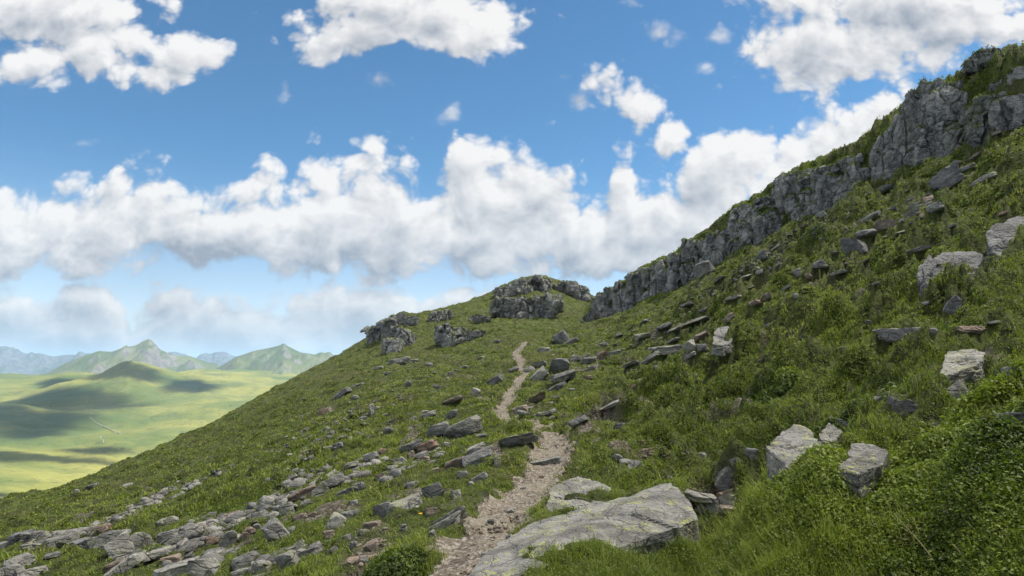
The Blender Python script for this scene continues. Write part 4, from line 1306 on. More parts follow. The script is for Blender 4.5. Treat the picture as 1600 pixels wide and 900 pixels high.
# box, kind, label, tilt
R_NAMED = [
    ((1117, 727, 1152, 772), 'grey', "slim stone plank leaning against the turf right of the long slab", 48, 0.35),
    ((1118, 762, 1150, 778), 'rust', "reddish flat stone under the leaning stone plank", 18, 0.8),
    ((1128, 771, 1153, 790), 'pale', "pale square stone below the leaning stone plank", 14, 0.9),
    ((1072, 768, 1118, 785), 'pale', "flat pale stone lying against the high end of the long slab", -6, 0.8),
    ((1100, 779, 1124, 802), 'dark', "dark block under the flat pale stone by the long slab", -8, 0.9),
    ((1084, 784, 1105, 802), 'grey', "grey corner stone wedged at the long slab's right foot", 30, 0.9),
    ((1124, 790, 1147, 804), 'warm', "pinkish stone at the bottom of the small rock pile right of the slab", -4, 0.9),
    ((1162, 696, 1172, 716), 'grey', "thin upright stone in the grass left of the cracked boulder", 78, 0.4),
    ((1139, 714, 1155, 724), 'grey', "small flat stone in the grass above the leaning stone plank", 22, 0.8),
    ((968, 718, 1005, 731), 'pale', "thin pale stone capping a grassy lump behind the long slab", -3, 0.9),
    ((956, 710, 972, 719), 'pale', "small pale flake left of the thin pale cap stone", -4, 0.9),
    ((824, 711, 882, 729), 'grey', "mossy stone step lying across the path", 12, 0.8),
    ((1372, 512, 1444, 531), 'grey', "flat grey ledge stone over a leafy hummock at right", 2, 0.6),
    ((1452, 513, 1463, 521), 'pale', "small pale stone right of the flat grey ledge stone", 0, 0.9),
    ((1500, 511, 1530, 521), 'warm', "low brownish stone above the broad pale wedge", 0, 0.8),
    ((1474, 598, 1504, 624), 'pale', "pale leaning stone below the broad pale wedge", 42, 0.5),
    ((1400, 626, 1430, 647), 'grey', "small grey peaked stone in the shrubs above the lichened block", 10, 0.8),
    ((1514, 616, 1533, 628), 'grey', "little grey stone right of the pale leaning stone", 18, 0.8),
    ((1568, 572, 1606, 588), 'grey', "grey stone at the right edge beside the broad pale wedge", 6, 0.7),
    ((1554, 645, 1598, 657), 'dark', "dark flat stone half buried at the right edge", 4, 0.6),
    ((1474, 462, 1508, 496), 'dark', "dark leaning boulder in the shrubs under the big boulder group", 50, 0.7),
    ((1386, 619, 1397, 633), 'grey', "tiny upright stone beside the bent dry stalk", 70, 0.6),
    ((1364, 618, 1382, 629), 'grey', "small grey stone under the bent dry stalk", 10, 0.8),
    ((1310, 655, 1333, 667), 'grey', "grey flake lying right of the pale angular block", -14, 0.7),
    ((1316, 376, 1352, 395), 'dark', "overhanging dark slab jutting from the right slope", -4, 0.9),
    ((1336, 358, 1368, 371), 'grey', "flat grey slab just above the overhanging dark slab", 8, 0.8),
    ((1368, 346, 1406, 362), 'warm', "brownish slab up the slope from the overhanging dark slab", 10, 0.7),
    ((1406, 322, 1449, 345), 'pale', "long pale slab slanting on the slope below the tall buttress", 26, 0.5),
    ((1448, 318, 1472, 332), 'grey', "rough grey stone right of the long pale slanting slab", 12, 0.8),
    ((1420, 316, 1434, 329), 'grey', "grey lump behind the long pale slanting slab", 10, 0.8),
    ((1342, 330, 1373, 351), 'grey', "grey slab slanting below the squat outcrop block", 30, 0.5),
    ((1456, 262, 1500, 300), 'dark', "dark ragged ledge under the layered outcrop", 32, 0.7),
    ((1506, 257, 1523, 266), 'pale', "pale flake right of the dark ragged ledge", 14, 0.7),
    ((1524, 271, 1553, 285), 'pale', "slim pale slab on the turf right below the layered outcrop", 22, 0.4),
    ((1414, 386, 1447, 398), 'grey', "thin grey slab left of the big boulder group", 18, 0.5),
    ((1362, 291, 1393, 306), 'grey', "grey slab lying at the foot of the tall buttress", 20, 0.6),
    ((1578, 174, 1604, 196), 'pale', "pale boulder at the right edge beside the layered outcrop", 18, 0.8),
    ((1544, 206, 1562, 214), 'pale', "pale flake at the foot of the layered outcrop", 16, 0.7),
    ((1084, 405, 1116, 432), 'grey', "rounded pale grey boulder at the foot of the columned cliff", 14, 0.9),
    ((1110, 396, 1129, 412), 'grey', "smaller grey boulder right of the rounded one under the cliff", 10, 0.9),
    ((1182, 396, 1201, 407), 'grey', "grey block in the rubble below the cave notch", 12, 0.8),
    ((1204, 381, 1223, 394), 'pale', "pale leaning slab right of the rubble below the cave notch", 35, 0.6),
    ((1270, 407, 1291, 419), 'grey', "flat topped grey stone alone on the slope below the knobbly cliff", 4, 0.8),
    ((1294, 420, 1321, 432), 'pale', "slim pale slab below the flat topped stone", 16, 0.5),
    ((1132, 460, 1160, 473), 'pale', "pale slab lying in the turf under the rounded boulder's slope", 18, 0.6),
    ((1168, 468, 1189, 479), 'warm', "brown stone right of the pale slab in the turf", 10, 0.8),
    ((1190, 457, 1207, 469), 'warm', "brown flat stone up right of the brown stone on the slope", 14, 0.8),
    ((1220, 444, 1235, 456), 'grey', "grey leaning stone on the turf below the knobbly cliff", 34, 0.6),
    ((1078, 515, 1107, 537), 'warm', "brownish slab leaning on the large square block", 34, 0.7),
    ((1066, 530, 1088, 549), 'pale', "pale stone at the lower left of the large square block", 20, 0.8),
    ((1087, 536, 1107, 549), 'pale', "pale triangular stone under the large square block", 12, 0.8),
    ((1069, 548, 1089, 563), 'pale', "pale sharp stone below the stones by the large square block", 30, 0.7),
    ((1086, 550, 1121, 561), 'pale', "slim pale slab in the grass below the large square block", 14, 0.4),
    ((1016, 539, 1063, 556), 'pale', "pale flat slab left of the large square block's stones", 4, 0.7),
    ((997, 552, 1029, 573), 'grey', "grey wedge pointing downhill left of the pale flat slab", 34, 0.5),
    ((971, 562, 998, 575), 'grey', "thin grey slab left of the grey wedge", 22, 0.5),
    ((1067, 494, 1109, 509), 'grey', "long grey slab slanting above the large square block", 18, 0.5),
    ((1043, 508, 1067, 521), 'pale', "pale slab down left of the long slanting slab", 22, 0.6),
    ((1127, 487, 1147, 505), 'warm', "brownish rib of rock running up from the large square block", 40, 0.7),
    ((862, 513, 891, 543), 'dark', "dark pointed boulder standing right of the far path", 30, 0.9),
    ((876, 528, 903, 541), 'grey', "grey slab at the right foot of the dark pointed boulder", 26, 0.5),
    ((830, 562, 857, 575), 'grey', "grey rounded stones' largest, right of the far path bend", 14, 0.8),
    ((818, 572, 838, 581), 'pale', "flat pale stone right at the path's edge below the saddle", 4, 0.8),
    ((792, 572, 811, 583), 'grey', "grey stone left at the path's edge opposite the flat pale stone", 18, 0.8),
    ((760, 582, 787, 605), 'dark', "black shadowed rock left of the path's middle bend", 34, 0.8),
    ((860, 559, 890, 579), 'dark', "flat topped dark block right of the path", 6, 0.9),
    ((828, 572, 858, 601), 'pale', "long narrow pale slab pointing down to the path", 44, 0.3),
    ((860, 574, 901, 599), 'grey', "fractured grey boulder right of the long narrow pale slab", 20, 0.8),
    ((855, 596, 885, 611), 'grey', "slim grey splinter below the fractured boulder", 26, 0.3),
    ((908, 557, 932, 569), 'grey', "grey slab left of the orange stone", 10, 0.6),
    ((932, 549, 949, 565), 'rust', "orange brown block on the slope right of the path", 0, 0.9),
    ((948, 545, 973, 559), 'grey', "grey slab right of the orange brown block", 14, 0.6),
    ((911, 570, 933, 581), 'pale', "pale stone below the grey slab left of the orange block", 26, 0.7),
    ((798, 631, 827, 649), 'warm', "brown rock sticking over the path at its middle bend", 16, 0.8),
    ((822, 614, 853, 631), 'warm', "brownish slab above the brown rock at the path's bend", 26, 0.7),
    ((941, 624, 971, 641), 'pale', "slim pale stone lying on the bare scree right of the path", 28, 0.4),
    ((838, 640, 866, 651), 'grey', "grey flat stone above the near straight of the path", 12, 0.6),
    ((886, 648, 915, 665), 'grey', "grey slanting stone right of the near straight of the path", 24, 0.6),
    ((782, 674, 842, 694), 'grey', "long mossy slab left of the near straight of the path", 14, 0.6),
    ((624, 684, 662, 706), 'grey', "grey slab joined to the rust red stone on the left slope", 24, 0.6),
    ((648, 683, 685, 708), 'rust', "rust red broken stone on the left slope", 24, 0.6),
    ((666, 660, 702, 684), 'grey', "pale grey boulder right above the rust red stone", 18, 0.8),
    ((696, 646, 752, 687), 'grey', "big humped grey boulder left of the path with dark cracks", 26, 0.8),
    ((694, 711, 730, 735), 'warm', "pinkish slab end left of the dark blocky slab", 24, 0.7),
    ((717, 698, 772, 735), 'dark', "dark blocky slab on the left slope near the path", 22, 0.6),
    ((728, 693, 758, 712), 'pale', "pale cap stone on top of the dark blocky slab", 18, 0.7),
    ((734, 604, 749, 621), 'pale', "bright pale upright stone left of the path's middle bend", 70, 0.8),
    ((691, 617, 723, 633), 'warm', "brownish slab left of the bright pale upright stone", 22, 0.6),
    ((693, 638, 717, 657), 'dark', "dark grey rock above the big humped boulder", 30, 0.7),
    ((522, 604, 545, 623), 'dark', "dark rock alone high on the left slope", 36, 0.8),
    ((547, 597, 569, 607), 'grey', "small grey slab right of the dark rock high on the left slope", 18, 0.6),
    ((608, 557, 641, 571), 'pale', "pale flat slab below the dark tilted outcrop", 8, 0.7),
    ((585, 570, 599, 579), 'pale', "pale stone down left of the pale flat slab", 20, 0.8),
    ((656, 640, 681, 655), 'grey', "rough grey rock in the turf left of the dark grey rock", 24, 0.8),
    ((658, 751, 695, 783), 'grey', "leaf shaped grey slab raised on edge left of the path", 26, 0.3),
    ((606, 770, 663, 801), 'pale', "jagged pale layered boulder left of the leaf shaped slab", 18, 0.7),
    ((582, 782, 617, 815), 'dark', "dark underside block at the left end of the jagged boulder", 20, 0.8),
    ((569, 813, 595, 825), 'warm', "flat tan stone on bare soil below the jagged boulder", 10, 0.7),
    ((626, 819, 637, 828), 'pale', "little white stone near the yellow flower", 0, 0.9),
    ((683, 791, 727, 819), 'pale', "weathered white shard pile's upper stone left of the path", 30, 0.4),
    ((671, 805, 713, 829), 'pale', "weathered white splinter below the white shard", 28, 0.3),
    ((735, 737, 761, 753), 'pale', "pale slanting stone in grass left of the path", 30, 0.6),
    ((730, 751, 741, 761), 'pale', "small white stone below the pale slanting stone", 10, 0.9),
    ((571, 841, 599, 857), 'warm', "tan angular stone on the bare earth at bottom", 14, 0.7),
    ((545, 869, 575, 883), 'warm', "tan flat stone near the bottom edge on bare earth", 4, 0.8),
    ((511, 801, 541, 829), 'grey', "tilted cube shaped grey boulder on the left slope", -24, 0.9),
    ((532, 799, 551, 813), 'grey', "grey stone right behind the tilted cube boulder", -4, 0.8),
    ((413, 812, 449, 851), 'grey', "mossy topped boulder standing alone at lower left", 40, 0.8),
    ((450, 823, 461, 833), 'pale', "small tan stone right of the mossy topped boulder", 10, 0.9),
    ((487, 753, 513, 780), 'grey', "grey rock with rusty foot in the left rubble", 44, 0.8),
    ((499, 737, 539, 762), 'grey', "grey green boulder above the rusty footed rock", 26, 0.8),
    ((455, 757, 493, 777), 'warm', "brownish slab left of the rusty footed rock", 24, 0.6),
    ((525, 759, 557, 779), 'grey', "grey pyramid rock right of the rusty footed rock", 20, 0.8),
    ((435, 785, 461, 807), 'grey', "grey peaked stone in the middle of the left rubble", 10, 0.8),
    ((405, 775, 425, 797), 'pale', "pale upright block in the left rubble", 76, 0.8),
    ((457, 801, 479, 813), 'warm', "tan slab at the lower end of the left rubble", 14, 0.6),
    ((343, 831, 361, 859), 'pale', "pale pointed stone standing like a tooth at lower left", 70, 0.5),
    ((372, 825, 389, 847), 'warm', "brown stone right of the tooth shaped stone", 50, 0.8),
    ((363, 861, 397, 883), 'grey', "dark edged slab in the grass below the tooth shaped stone", 24, 0.6),
    ((435, 859, 465, 893), 'grey', "grey block in the middle of the bottom left rock row", 34, 0.8),
    ((455, 845, 477, 863), 'pale', "pale stone at the upper end of the bottom left rock row", 30, 0.7),
    ((466, 855, 493, 871), 'grey', "grey slab at the right end of the bottom left rock row", 20, 0.6),
    ((391, 875, 423, 899), 'pale', "pale square boulder at the bottom edge left of the rock row", 8, 0.9),
    ((364, 887, 393, 903), 'pale', "low pale stone at the bottom edge beside the pale square boulder", 8, 0.8),
    ((299, 871, 339, 903), 'pale', "pale heap of layered rock at the bottom edge", 12, 0.8),
    ((165, 837, 206, 877), 'pale', "whitish lichened front boulder of the big left pile", 24, 0.9),
    ((199, 831, 239, 867), 'grey', "cracked grey boulder leaning on the whitish one in the left pile", 20, 0.9),
    ((143, 831, 193, 861), 'grey', "broad brownish boulder behind the whitish one in the left pile", 14, 0.9),
    ((117, 839, 153, 859), 'dark', "dark low boulder left of the broad brownish one", 10, 0.8),
    ((91, 827, 137, 841), 'pale', "flat pale slab on top of the left pile", 2, 0.8),
    ((91, 834, 119, 855), 'grey', "grey boulder under the flat pale slab of the left pile", 14, 0.8),
    ((73, 840, 95, 855), 'grey', "smaller grey boulder at the left of the left pile", 12, 0.8),
    ((51, 831, 75, 845), 'grey', "grey stone further left of the left pile", 10, 0.8),
    ((21, 829, 51, 845), 'dark', "dark flat rock near the left edge of view", 8, 0.8),
    ((249, 827, 277, 843), 'grey', "grey stone above the dark gap in the left pile", 12, 0.8),
    ((263, 837, 289, 855), 'grey', "grey block right of the dark gap in the left pile", 14, 0.8),
    ((217, 854, 271, 875), 'pale', "long flat pinkish slab below the left pile", 14, 0.6),
    ((163, 871, 211, 903), 'pale', "long pale plank of rock sloping at the bottom left", 34, 0.3),
    ((167, 875, 195, 891), 'warm', "brown block behind the long pale plank", 12, 0.8),
    ((255, 865, 283, 881), 'warm', "brownish stone right of the long pale plank", 12, 0.8),
    ((247, 879, 297, 903), 'pale', "white lichened boulder at the bottom edge left", 10, 0.8),
    ((7, 867, 43, 893), 'grey', "rough grey boulder in the bottom left corner", 24, 0.8),
    ((31, 887, 67, 905), 'pale', "rounded pale boulder on the bottom left edge", 8, 0.9),
    ((-4, 885, 29, 905), 'grey', "grey boulder cut by the bottom left corner", 6, 0.9),
]
for bx, kd, lab, tl, dp in R_NAMED:
    place_rock(bx, kd, lab, tilt=tl, depth=dp)

# smaller single stones: placed in the photograph, described by their neighbours
R_SMALL = [
    (1388, 322, 1400, 329), (1486, 252, 1500, 260), (1418, 308, 1430, 315), (1440, 306, 1456, 316), (1516, 240, 1540, 249), (1184, 389, 1196, 398), (1154, 430, 1173, 439), (1180, 420, 1193, 431),
    (1238, 418, 1254, 433), (1256, 425, 1268, 437), (1238, 458, 1248, 466), (1116, 432, 1131, 441), (1248, 350, 1263, 358), (1276, 330, 1291, 341), (1042, 526, 1063, 537), (990, 518, 1022, 531),
    (1026, 504, 1050, 516), (1020, 570, 1030, 579), (1194, 504, 1205, 513), (840, 542, 861, 552), (888, 555, 909, 565), (566, 705, 593, 721), (538, 720, 561, 733), (636, 705, 649, 717),
    (616, 715, 631, 727), (650, 712, 673, 722), (608, 732, 629, 743), (742, 677, 761, 685), (496, 636, 519, 649), (576, 631, 585, 647), (548, 616, 561, 625), (632, 594, 643, 605), (772, 713, 783, 729),
    (714, 734, 731, 743), (664, 793, 683, 803), (670, 828, 681, 841), (560, 868, 575, 881), (704, 766, 721, 779), (586, 738, 603, 749), (762, 810, 773, 819), (792, 793, 807, 803), (548, 795, 563, 805),
    (552, 753, 569, 765), (360, 835, 375, 845), (504, 827, 523, 843), (424, 769, 437, 777), (516, 853, 529, 865), (546, 845, 559, 855), (0, 847, 19, 855), (72, 863, 91, 871), (36, 849, 61, 861),
    (152, 818, 171, 831), (136, 822, 153, 837), (280, 820, 300, 834), (300, 824, 322, 838), (276, 832, 291, 843), (248, 806, 277, 819), (136, 755, 151, 761), (190, 755, 205, 763), (116, 764, 124, 771),
    (330, 810, 346, 822), (350, 800, 372, 812), (322, 838, 340, 850), (300, 846, 318, 858), (385, 800, 404, 812), (395, 818, 408, 828), (420, 800, 436, 812), (470, 780, 486, 792), (440, 770, 456, 780),
    (1296, 392, 1308, 400), (1346, 404, 1358, 411), (1310, 446, 1322, 453), (1064, 472, 1080, 480), (1092, 480, 1106, 488), (1000, 498, 1014, 505), (960, 520, 974, 528), (936, 534, 950, 542), (912, 586, 926, 594),
    (985, 600, 998, 607), (1168, 446, 1180, 452), (1210, 410, 1222, 418), (1100, 452, 1114, 459), (640, 560, 654, 568), (664, 566, 676, 573), (700, 580, 710, 586), (560, 650, 574, 658), (600, 668, 614, 676), (640, 650, 652, 657), (520, 690, 536, 699),
    (470, 700, 486, 709), (448, 740, 464, 749), (600, 580, 612, 586), (676, 600, 688, 607), (720, 570, 732, 576), (745, 556, 757, 562), (770, 530, 782, 536), (590, 700, 604, 709), (672, 730, 688, 738), (634, 752, 650, 761), (690, 690, 704, 698),
    (480, 800, 496, 809), (545, 780, 560, 789), (560, 826, 574, 835), (536, 834, 548, 842), (752, 862, 764, 870), (790, 835, 802, 842), (812, 760, 822, 766), (840, 742, 850, 748), (1036, 742, 1050, 750), (1002, 700, 1016, 708), (1052, 690, 1068, 698), (960, 660, 976, 668), (1090, 706, 1104, 714),
    (1560, 330, 1574, 338), (1400, 360, 1414, 367), (1480, 350, 1496, 358), (1362, 440, 1374, 446), (1440, 470, 1452, 477), (1546, 500, 1560, 508), (1350, 500, 1362, 507), (1250, 520, 1262, 527), (1310, 540, 1322, 548), (1180, 560, 1194, 568), (1450, 660, 1462, 668), (1564, 700, 1578, 708),
]
_rk = np.random.RandomState(5)
anchors = [q for q in RINFO if q['label']]


def short(lab):
    w = lab.split()
    for stop in ("with", "under", "above", "below", "beside", "left", "right", "at", "in", "on", "of", "lying", "behind", "just", "along", "standing", "leaning", "against", "near", "tilting", "slanting", "jutting", "touching", "set", "sunk", "down", "up", "joined", "raised", "wedged", "capping", "alone", "high", "pointing", "half", "sticking", "running", "further", "cut", "sloping", "across", "over", "spotted", "largest", "right,"):
        if stop in w[2:]:
            w = w[:2 + w[2:].index(stop)]
    return " ".join(w).rstrip(",")


_short_n = {}
for q in anchors:
    _short_n.setdefault(short(q['label']), []).append(q)
used = {q['label'] for q in anchors}
for bx in R_SMALL:
    kd = ['grey', 'pale', 'grey', 'grey', 'pale', 'dark', 'warm'][_rk.randint(7)]
    o = place_rock(bx, kd, None)
    q = RINFO[-1]
    uc, vc = (bx[0] + bx[2]) / 2, (bx[1] + bx[3]) / 2
    cands = sorted(anchors, key=lambda a: abs((a['box'][0] + a['box'][2]) / 2 - uc) + abs((a['box'][1] + a['box'][3]) / 2 - vc))
    done = False
    asp = (bx[2] - bx[0]) / (bx[3] - bx[1])
    shp = "flat " if asp > 1.9 else "upright " if asp < 0.9 else ""
    col_ = {'grey': 'grey', 'pale': 'pale', 'warm': 'tan', 'dark': 'dark'}[kd]
    for a in cands:
        s_ = short(a['label'])
        if len(_short_n[s_]) > 1 or len(s_.split()) < 3:
            continue
        dx = uc - (a['box'][0] + a['box'][2]) / 2; dyp = vc - (a['box'][1] + a['box'][3]) / 2
        rel = ("right of" if dx > 0 else "left of") if abs(dx) > 1.3 * abs(dyp) else ("below" if dyp > 0 else "above")
        lab = f"small {shp}{col_} stone {rel} the {s_}"
        if lab in used or len(lab.split()) > 16:
            continue
        used.add(lab)
        o['label'] = lab
        done = True
        break
    if not done:
        o['label'] = f"small {shp}{col_} stone in the turf of the slope"
    o['group'] = "small stones on the slope"

# ---- rubble and gravel: broken stone that nobody could count
def rubble(name, lst, n, smin, smax, seed, mat, label=None, lens=None):
    """stones strewn in pixel patches (u, v, half width, half height, slope of the patch)"""
    rs = np.random.RandomState(seed)
    protos = [rock_shape((1.0, 0.8, 0.5), 900 + k, 1 if smax < 0.08 else 2, 5, 0.6, 0.05, 0.02) for k in range(6)]
    VV = []; FF = []; TT = []; off = 0
    wts = np.array([q[5] if len(q) > 5 else q[2] * q[3] for q in lst], float); wts /= wts.sum()
    for k in rs.choice(len(lst), n, p=wts):
        u, v, a, b, sl = lst[k][:5]
        du = rs.normal(0, 0.5) * a; dv = rs.normal(0, 0.5) * b - sl * du
        vv = v + dv
        x, y, z, r = trace(u + du, min(vv, 905))
        s = (smin + (smax - smin) * rs.rand() ** 2.6)
        P, f = protos[rs.randint(6)]
        R = np.array(frame(x, y, math.radians(rs.uniform(-10, 35)), rs.uniform(0, 6.28), rs.uniform(-0.3, 0.3)).to_3x3())
        VV.append((P * s * np.array([rs.uniform(0.8, 1.5), 1, rs.uniform(0.6, 1.3)])) @ R.T + np.array([x, y, z - 0.10 * s])); FF.append(f + off); off += len(P); TT.append(np.full(len(P), rs.rand()))
    o = mesh_np(name, np.concatenate(VV), np.concatenate(FF), mat, False, {'tint': ('POINT', np.concatenate(TT))})
    return tag(o, kind='stuff')


print("rubble")
rubble("scree", [(235, 780, 70, 7, 0.5, 900), (190, 806, 60, 8, 0.35, 500), (310, 752, 40, 5, 0.55, 260), (350, 812, 60, 18, 0.3, 450), (440, 785, 60, 16, 0.35, 350), (300, 838, 50, 20, 0.2, 350), (60, 845, 60, 10, 0, 300), (230, 858, 60, 20, 0.1, 300),
                 (480, 745, 50, 10, 0.4, 300), (560, 735, 50, 14, 0.4, 300), (650, 715, 50, 14, 0.4, 250), (440, 870, 60, 14, 0.4, 250), (340, 870, 50, 14, 0.2, 250)], 900, 0.05, 0.38, 61, ROCK['scree'])
rubble("scattered_stones", [(560, 640, 110, 60, 0.3, 500), (650, 590, 90, 40, 0.3, 350), (480, 690, 90, 40, 0.4, 300), (1180, 410, 110, 22, 0.55, 650), (1060, 470, 80, 25, 0.45, 450), (1250, 370, 90, 16, 0.5, 350), (900, 560, 90, 24, 0.3, 420), (1000, 540, 90, 30, 0.4, 250), (1370, 350, 110, 40, 0.5, 220), (740, 560, 60, 30, 0.2, 150), (700, 520, 60, 16, 0.2, 120), (860, 640, 60, 40, 0.2, 160)],
       1900, 0.05, 0.28, 62, ROCK['scree'])
rubble("gravel", [(770, 840, 60, 50, 0.3, 300), (850, 720, 40, 40, 0, 260), (940, 640, 50, 20, 0.1, 260), (985, 625, 60, 22, 0.1, 200), (1020, 700, 60, 16, 0, 220), (575, 850, 40, 34, 0.2, 120), (1120, 780, 40, 20, 0, 160), (960, 810, 30, 14, 0, 60), (800, 640, 30, 20, 0, 100), (900, 735, 20, 24, 0, 60), (1060, 770, 40, 14, 0, 80), (720, 890, 50, 14, 0, 60)],
       2200, 0.012, 0.075, 63, ROCK['warm'])

# where stone covers the ground
ROCKM = np.zeros((NTH, NR), bool)
rv = np.concatenate(ROCK_V)
rth = np.arctan2(rv[:, 0], rv[:, 1]); rlr = np.log(np.hypot(rv[:, 0], rv[:, 1]))
ia = np.round((rth - TH0) / (TH1 - TH0) * (NTH - 1)).astype(int); ib = np.round((rlr - math.log(R0)) / (math.log(R1) - math.log(R0)) * (NR - 1)).astype(int)
okm = (ia > 0) & (ia < NTH - 1) & (ib > 0) & (ib < NR - 1)
ia, ib, rvz = ia[okm], ib[okm], rv[okm, 2]
up = rvz > GZ[ia, ib] + 0.02
ROCKM[ia[up], ib[up]] = True
for _ in range(1):
    ROCKM = ROCKM | np.roll(ROCKM, 1, 0) | np.roll(ROCKM, -1, 0) | np.roll(ROCKM, 1, 1) | np.roll(ROCKM, -1, 1)

# ------------------------------------------------------------------ vegetation: grass and dwarf shrubs
def leaf_mat(name, cols, patch, trans=0.35):
    m, nt, bs, out = new_mat(name)
    P = nt.node('ShaderNodeNewGeometry').outputs['Position']
    t = nt.node('ShaderNodeAttribute', attribute_name='tint').outputs['Fac']
    big = nt.noise(P, patch, 4, 0.6)
    big2 = nt.noise(P, patch * 0.22, 3, 0.5)
    x = nt.m('ADD', nt.m('MULTIPLY', t, 0.66), nt.m('MULTIPLY_ADD', nt.ramp(big, 0.34, 0.66), 0.34, nt.m('MULTIPLY_ADD', nt.ramp(big2, 0.35, 0.65), 0.34, -0.17)))
    cr = nt.node('ShaderNodeValToRGB')
    e = cr.color_ramp.elements
    e[0].position = 0.0; e[0].color = (*cols[0], 1)
    e[1].position = 1.0; e[1].color = (*cols[-1], 1)
    for k, c in enumerate(cols[1:-1]):
        q = e.new((k + 1) / (len(cols) - 1)); q.color = (*c, 1)
    nt.l.new(x, cr.inputs[0])
    c = cr.outputs[0]
    br = nt.noise(P, patch * 3.1, 4, 0.62)
    c = nt.mix(nt.m('MULTIPLY', nt.ramp(br, 0.58, 0.70), 0.5), c, (0.170, 0.135, 0.060))
    nt.l.new(c, bs.inputs['Base Color'])
    bs.inputs['Roughness'].default_value = 0.6
    bs.inputs['Specular IOR Level'].default_value = 0.3
    tl = nt.node('ShaderNodeBsdfTranslucent')
    nt.l.new(nt.mix(1.0, c, (1.0, 1.1, 0.55), 'MULTIPLY'), tl.inputs[0])
    mx = nt.node('ShaderNodeMixShader'); mx.inputs[0].default_value = trans
    nt.l.new(bs.outputs[0], mx.inputs[1]); nt.l.new(tl.outputs[0], mx.inputs[2])
    nt.l.new(mx.outputs[0], out.inputs[0])
    return m


m_grass = leaf_mat("grass_blades", [(0.086, 0.118, 0.017), (0.166, 0.220, 0.031), (0.232, 0.281, 0.042), (0.306, 0.341, 0.063), (0.392, 0.368, 0.117)], 0.55)
m_shrub = leaf_mat("shrub_leaves", [(0.037, 0.059, 0.012), (0.098, 0.143, 0.021), (0.168, 0.223, 0.031), (0.238, 0.289, 0.045), (0.329, 0.360, 0.079)], 0.8)

print("vegetation")
# screen-space weight of every ground cell: seen area, not hidden behind nearer ground
cxx = 0.25 * (GX[:-1, :-1] + GX[1:, :-1] + GX[1:, 1:] + GX[:-1, 1:]); cyy = 0.25 * (GY[:-1, :-1] + GY[1:, :-1] + GY[1:, 1:] + GY[:-1, 1:]); czz = 0.25 * (GZ[:-1, :-1] + GZ[1:, :-1] + GZ[1:, 1:] + GZ[:-1, 1:])
d1_ = np.stack([GX[1:, 1:] - GX[:-1, :-1], GY[1:, 1:] - GY[:-1, :-1], GZ[1:, 1:] - GZ[:-1, :-1]], -1)
d2_ = np.stack([GX[:-1, 1:] - GX[1:, :-1], GY[:-1, 1:] - GY[1:, :-1], GZ[:-1, 1:] - GZ[1:, :-1]], -1)
av = np.cross(d1_, d2_) * 0.5
av *= np.sign(av[..., 2:3])
cc = np.stack([cxx, cyy, czz], -1)
dist = np.linalg.norm(cc, axis=-1)
facing = -(av * cc).sum(-1) / dist
ground_area = np.linalg.norm(av, axis=-1)
el = czz / np.hypot(cxx, cyy)
vis = el >= np.maximum.accumulate(el, axis=1) - np.clip(0.8 / dist, 0.015, 0.12)
px_area = np.clip(facing, 0.06 * ground_area, None) / dist ** 2
cr_ = np.hypot(cxx, cyy)
cth_ = np.arctan2(cxx, cyy)
W0 = px_area * vis * (cr_ > 2.0) * (cr_ < 150) * (np.abs(cth_) < 0.80)
soil_c = 0.25 * (SOIL[:-1, :-1] + SOIL[1:, :-1] + SOIL[1:, 1:] + SOIL[:-1, 1:])
rock_c = ROCKM[:-1, :-1] | ROCKM[1:, 1:]
W0 = W0 * np.clip(1 - 1.15 * soil_c, 0.0, 1) * (~rock_c)
W0 = W0 * (pm.reshape(NTH - 1, NR - 1) == 0)
sideC = sstep(cxx / np.maximum(cyy, 1), 0.02, 0.25)
patchn = fbm2(cxx / 2.6, cyy / 2.2, 4, 201)
BUSH_PX = [(1400, 775, 190, 55), (1560, 745, 120, 105), (1330, 672, 50, 30), (1450, 690, 80, 30), (1570, 610, 60, 40), (605, 885, 40, 18), (730, 664, 18, 16), (1225, 605, 30, 12)]
bush = patch_mask(cxx, cyy, BUSH_PX)
RNEAR = (ROCKM[:-1, :-1]).astype(float)
for _ in range(5):
    RNEAR = np.maximum.reduce([RNEAR, 0.87 * np.roll(RNEAR, 1, 0), 0.87 * np.roll(RNEAR, -1, 0), 0.87 * np.roll(RNEAR, 1, 1), 0.87 * np.roll(RNEAR, -1, 1)])
shr = np.clip(0.26 + 0.42 * sideC + 0.45 * patchn + 0.9 * bush, 0.03, 1.0)


def sample(W, n, seed):
    if isinstance(W, np.ndarray) and W.ndim == 2 and W.shape[1] == 3 and W.shape[0] != NTH - 1:
        rs = np.random.RandomState(seed)
        p = W[rs.randint(0, len(W), n)]
        return p[:, 0], p[:, 1], p[:, 2], np.hypot(p[:, 0], p[:, 1]), (np.zeros(n, int), np.zeros(n, int)), rs
    rs = np.random.RandomState(seed)
    w = W.ravel() / W.sum()
    k = np.searchsorted(np.cumsum(w), rs.rand(n)); k = np.minimum(k, len(w) - 1)
    i, j = np.unravel_index(k, W.shape)
    a = rs.rand(n); b = rs.rand(n)
    th = _th[i] + a * (_th[1] - _th[0]); lr = _lr[j] + b * (_lr[1] - _lr[0])
    r = np.exp(lr)
    x, y = r * np.sin(th), r * np.cos(th)
    return x, y, bilin(GZ, th, lr), r, (i, j), rs


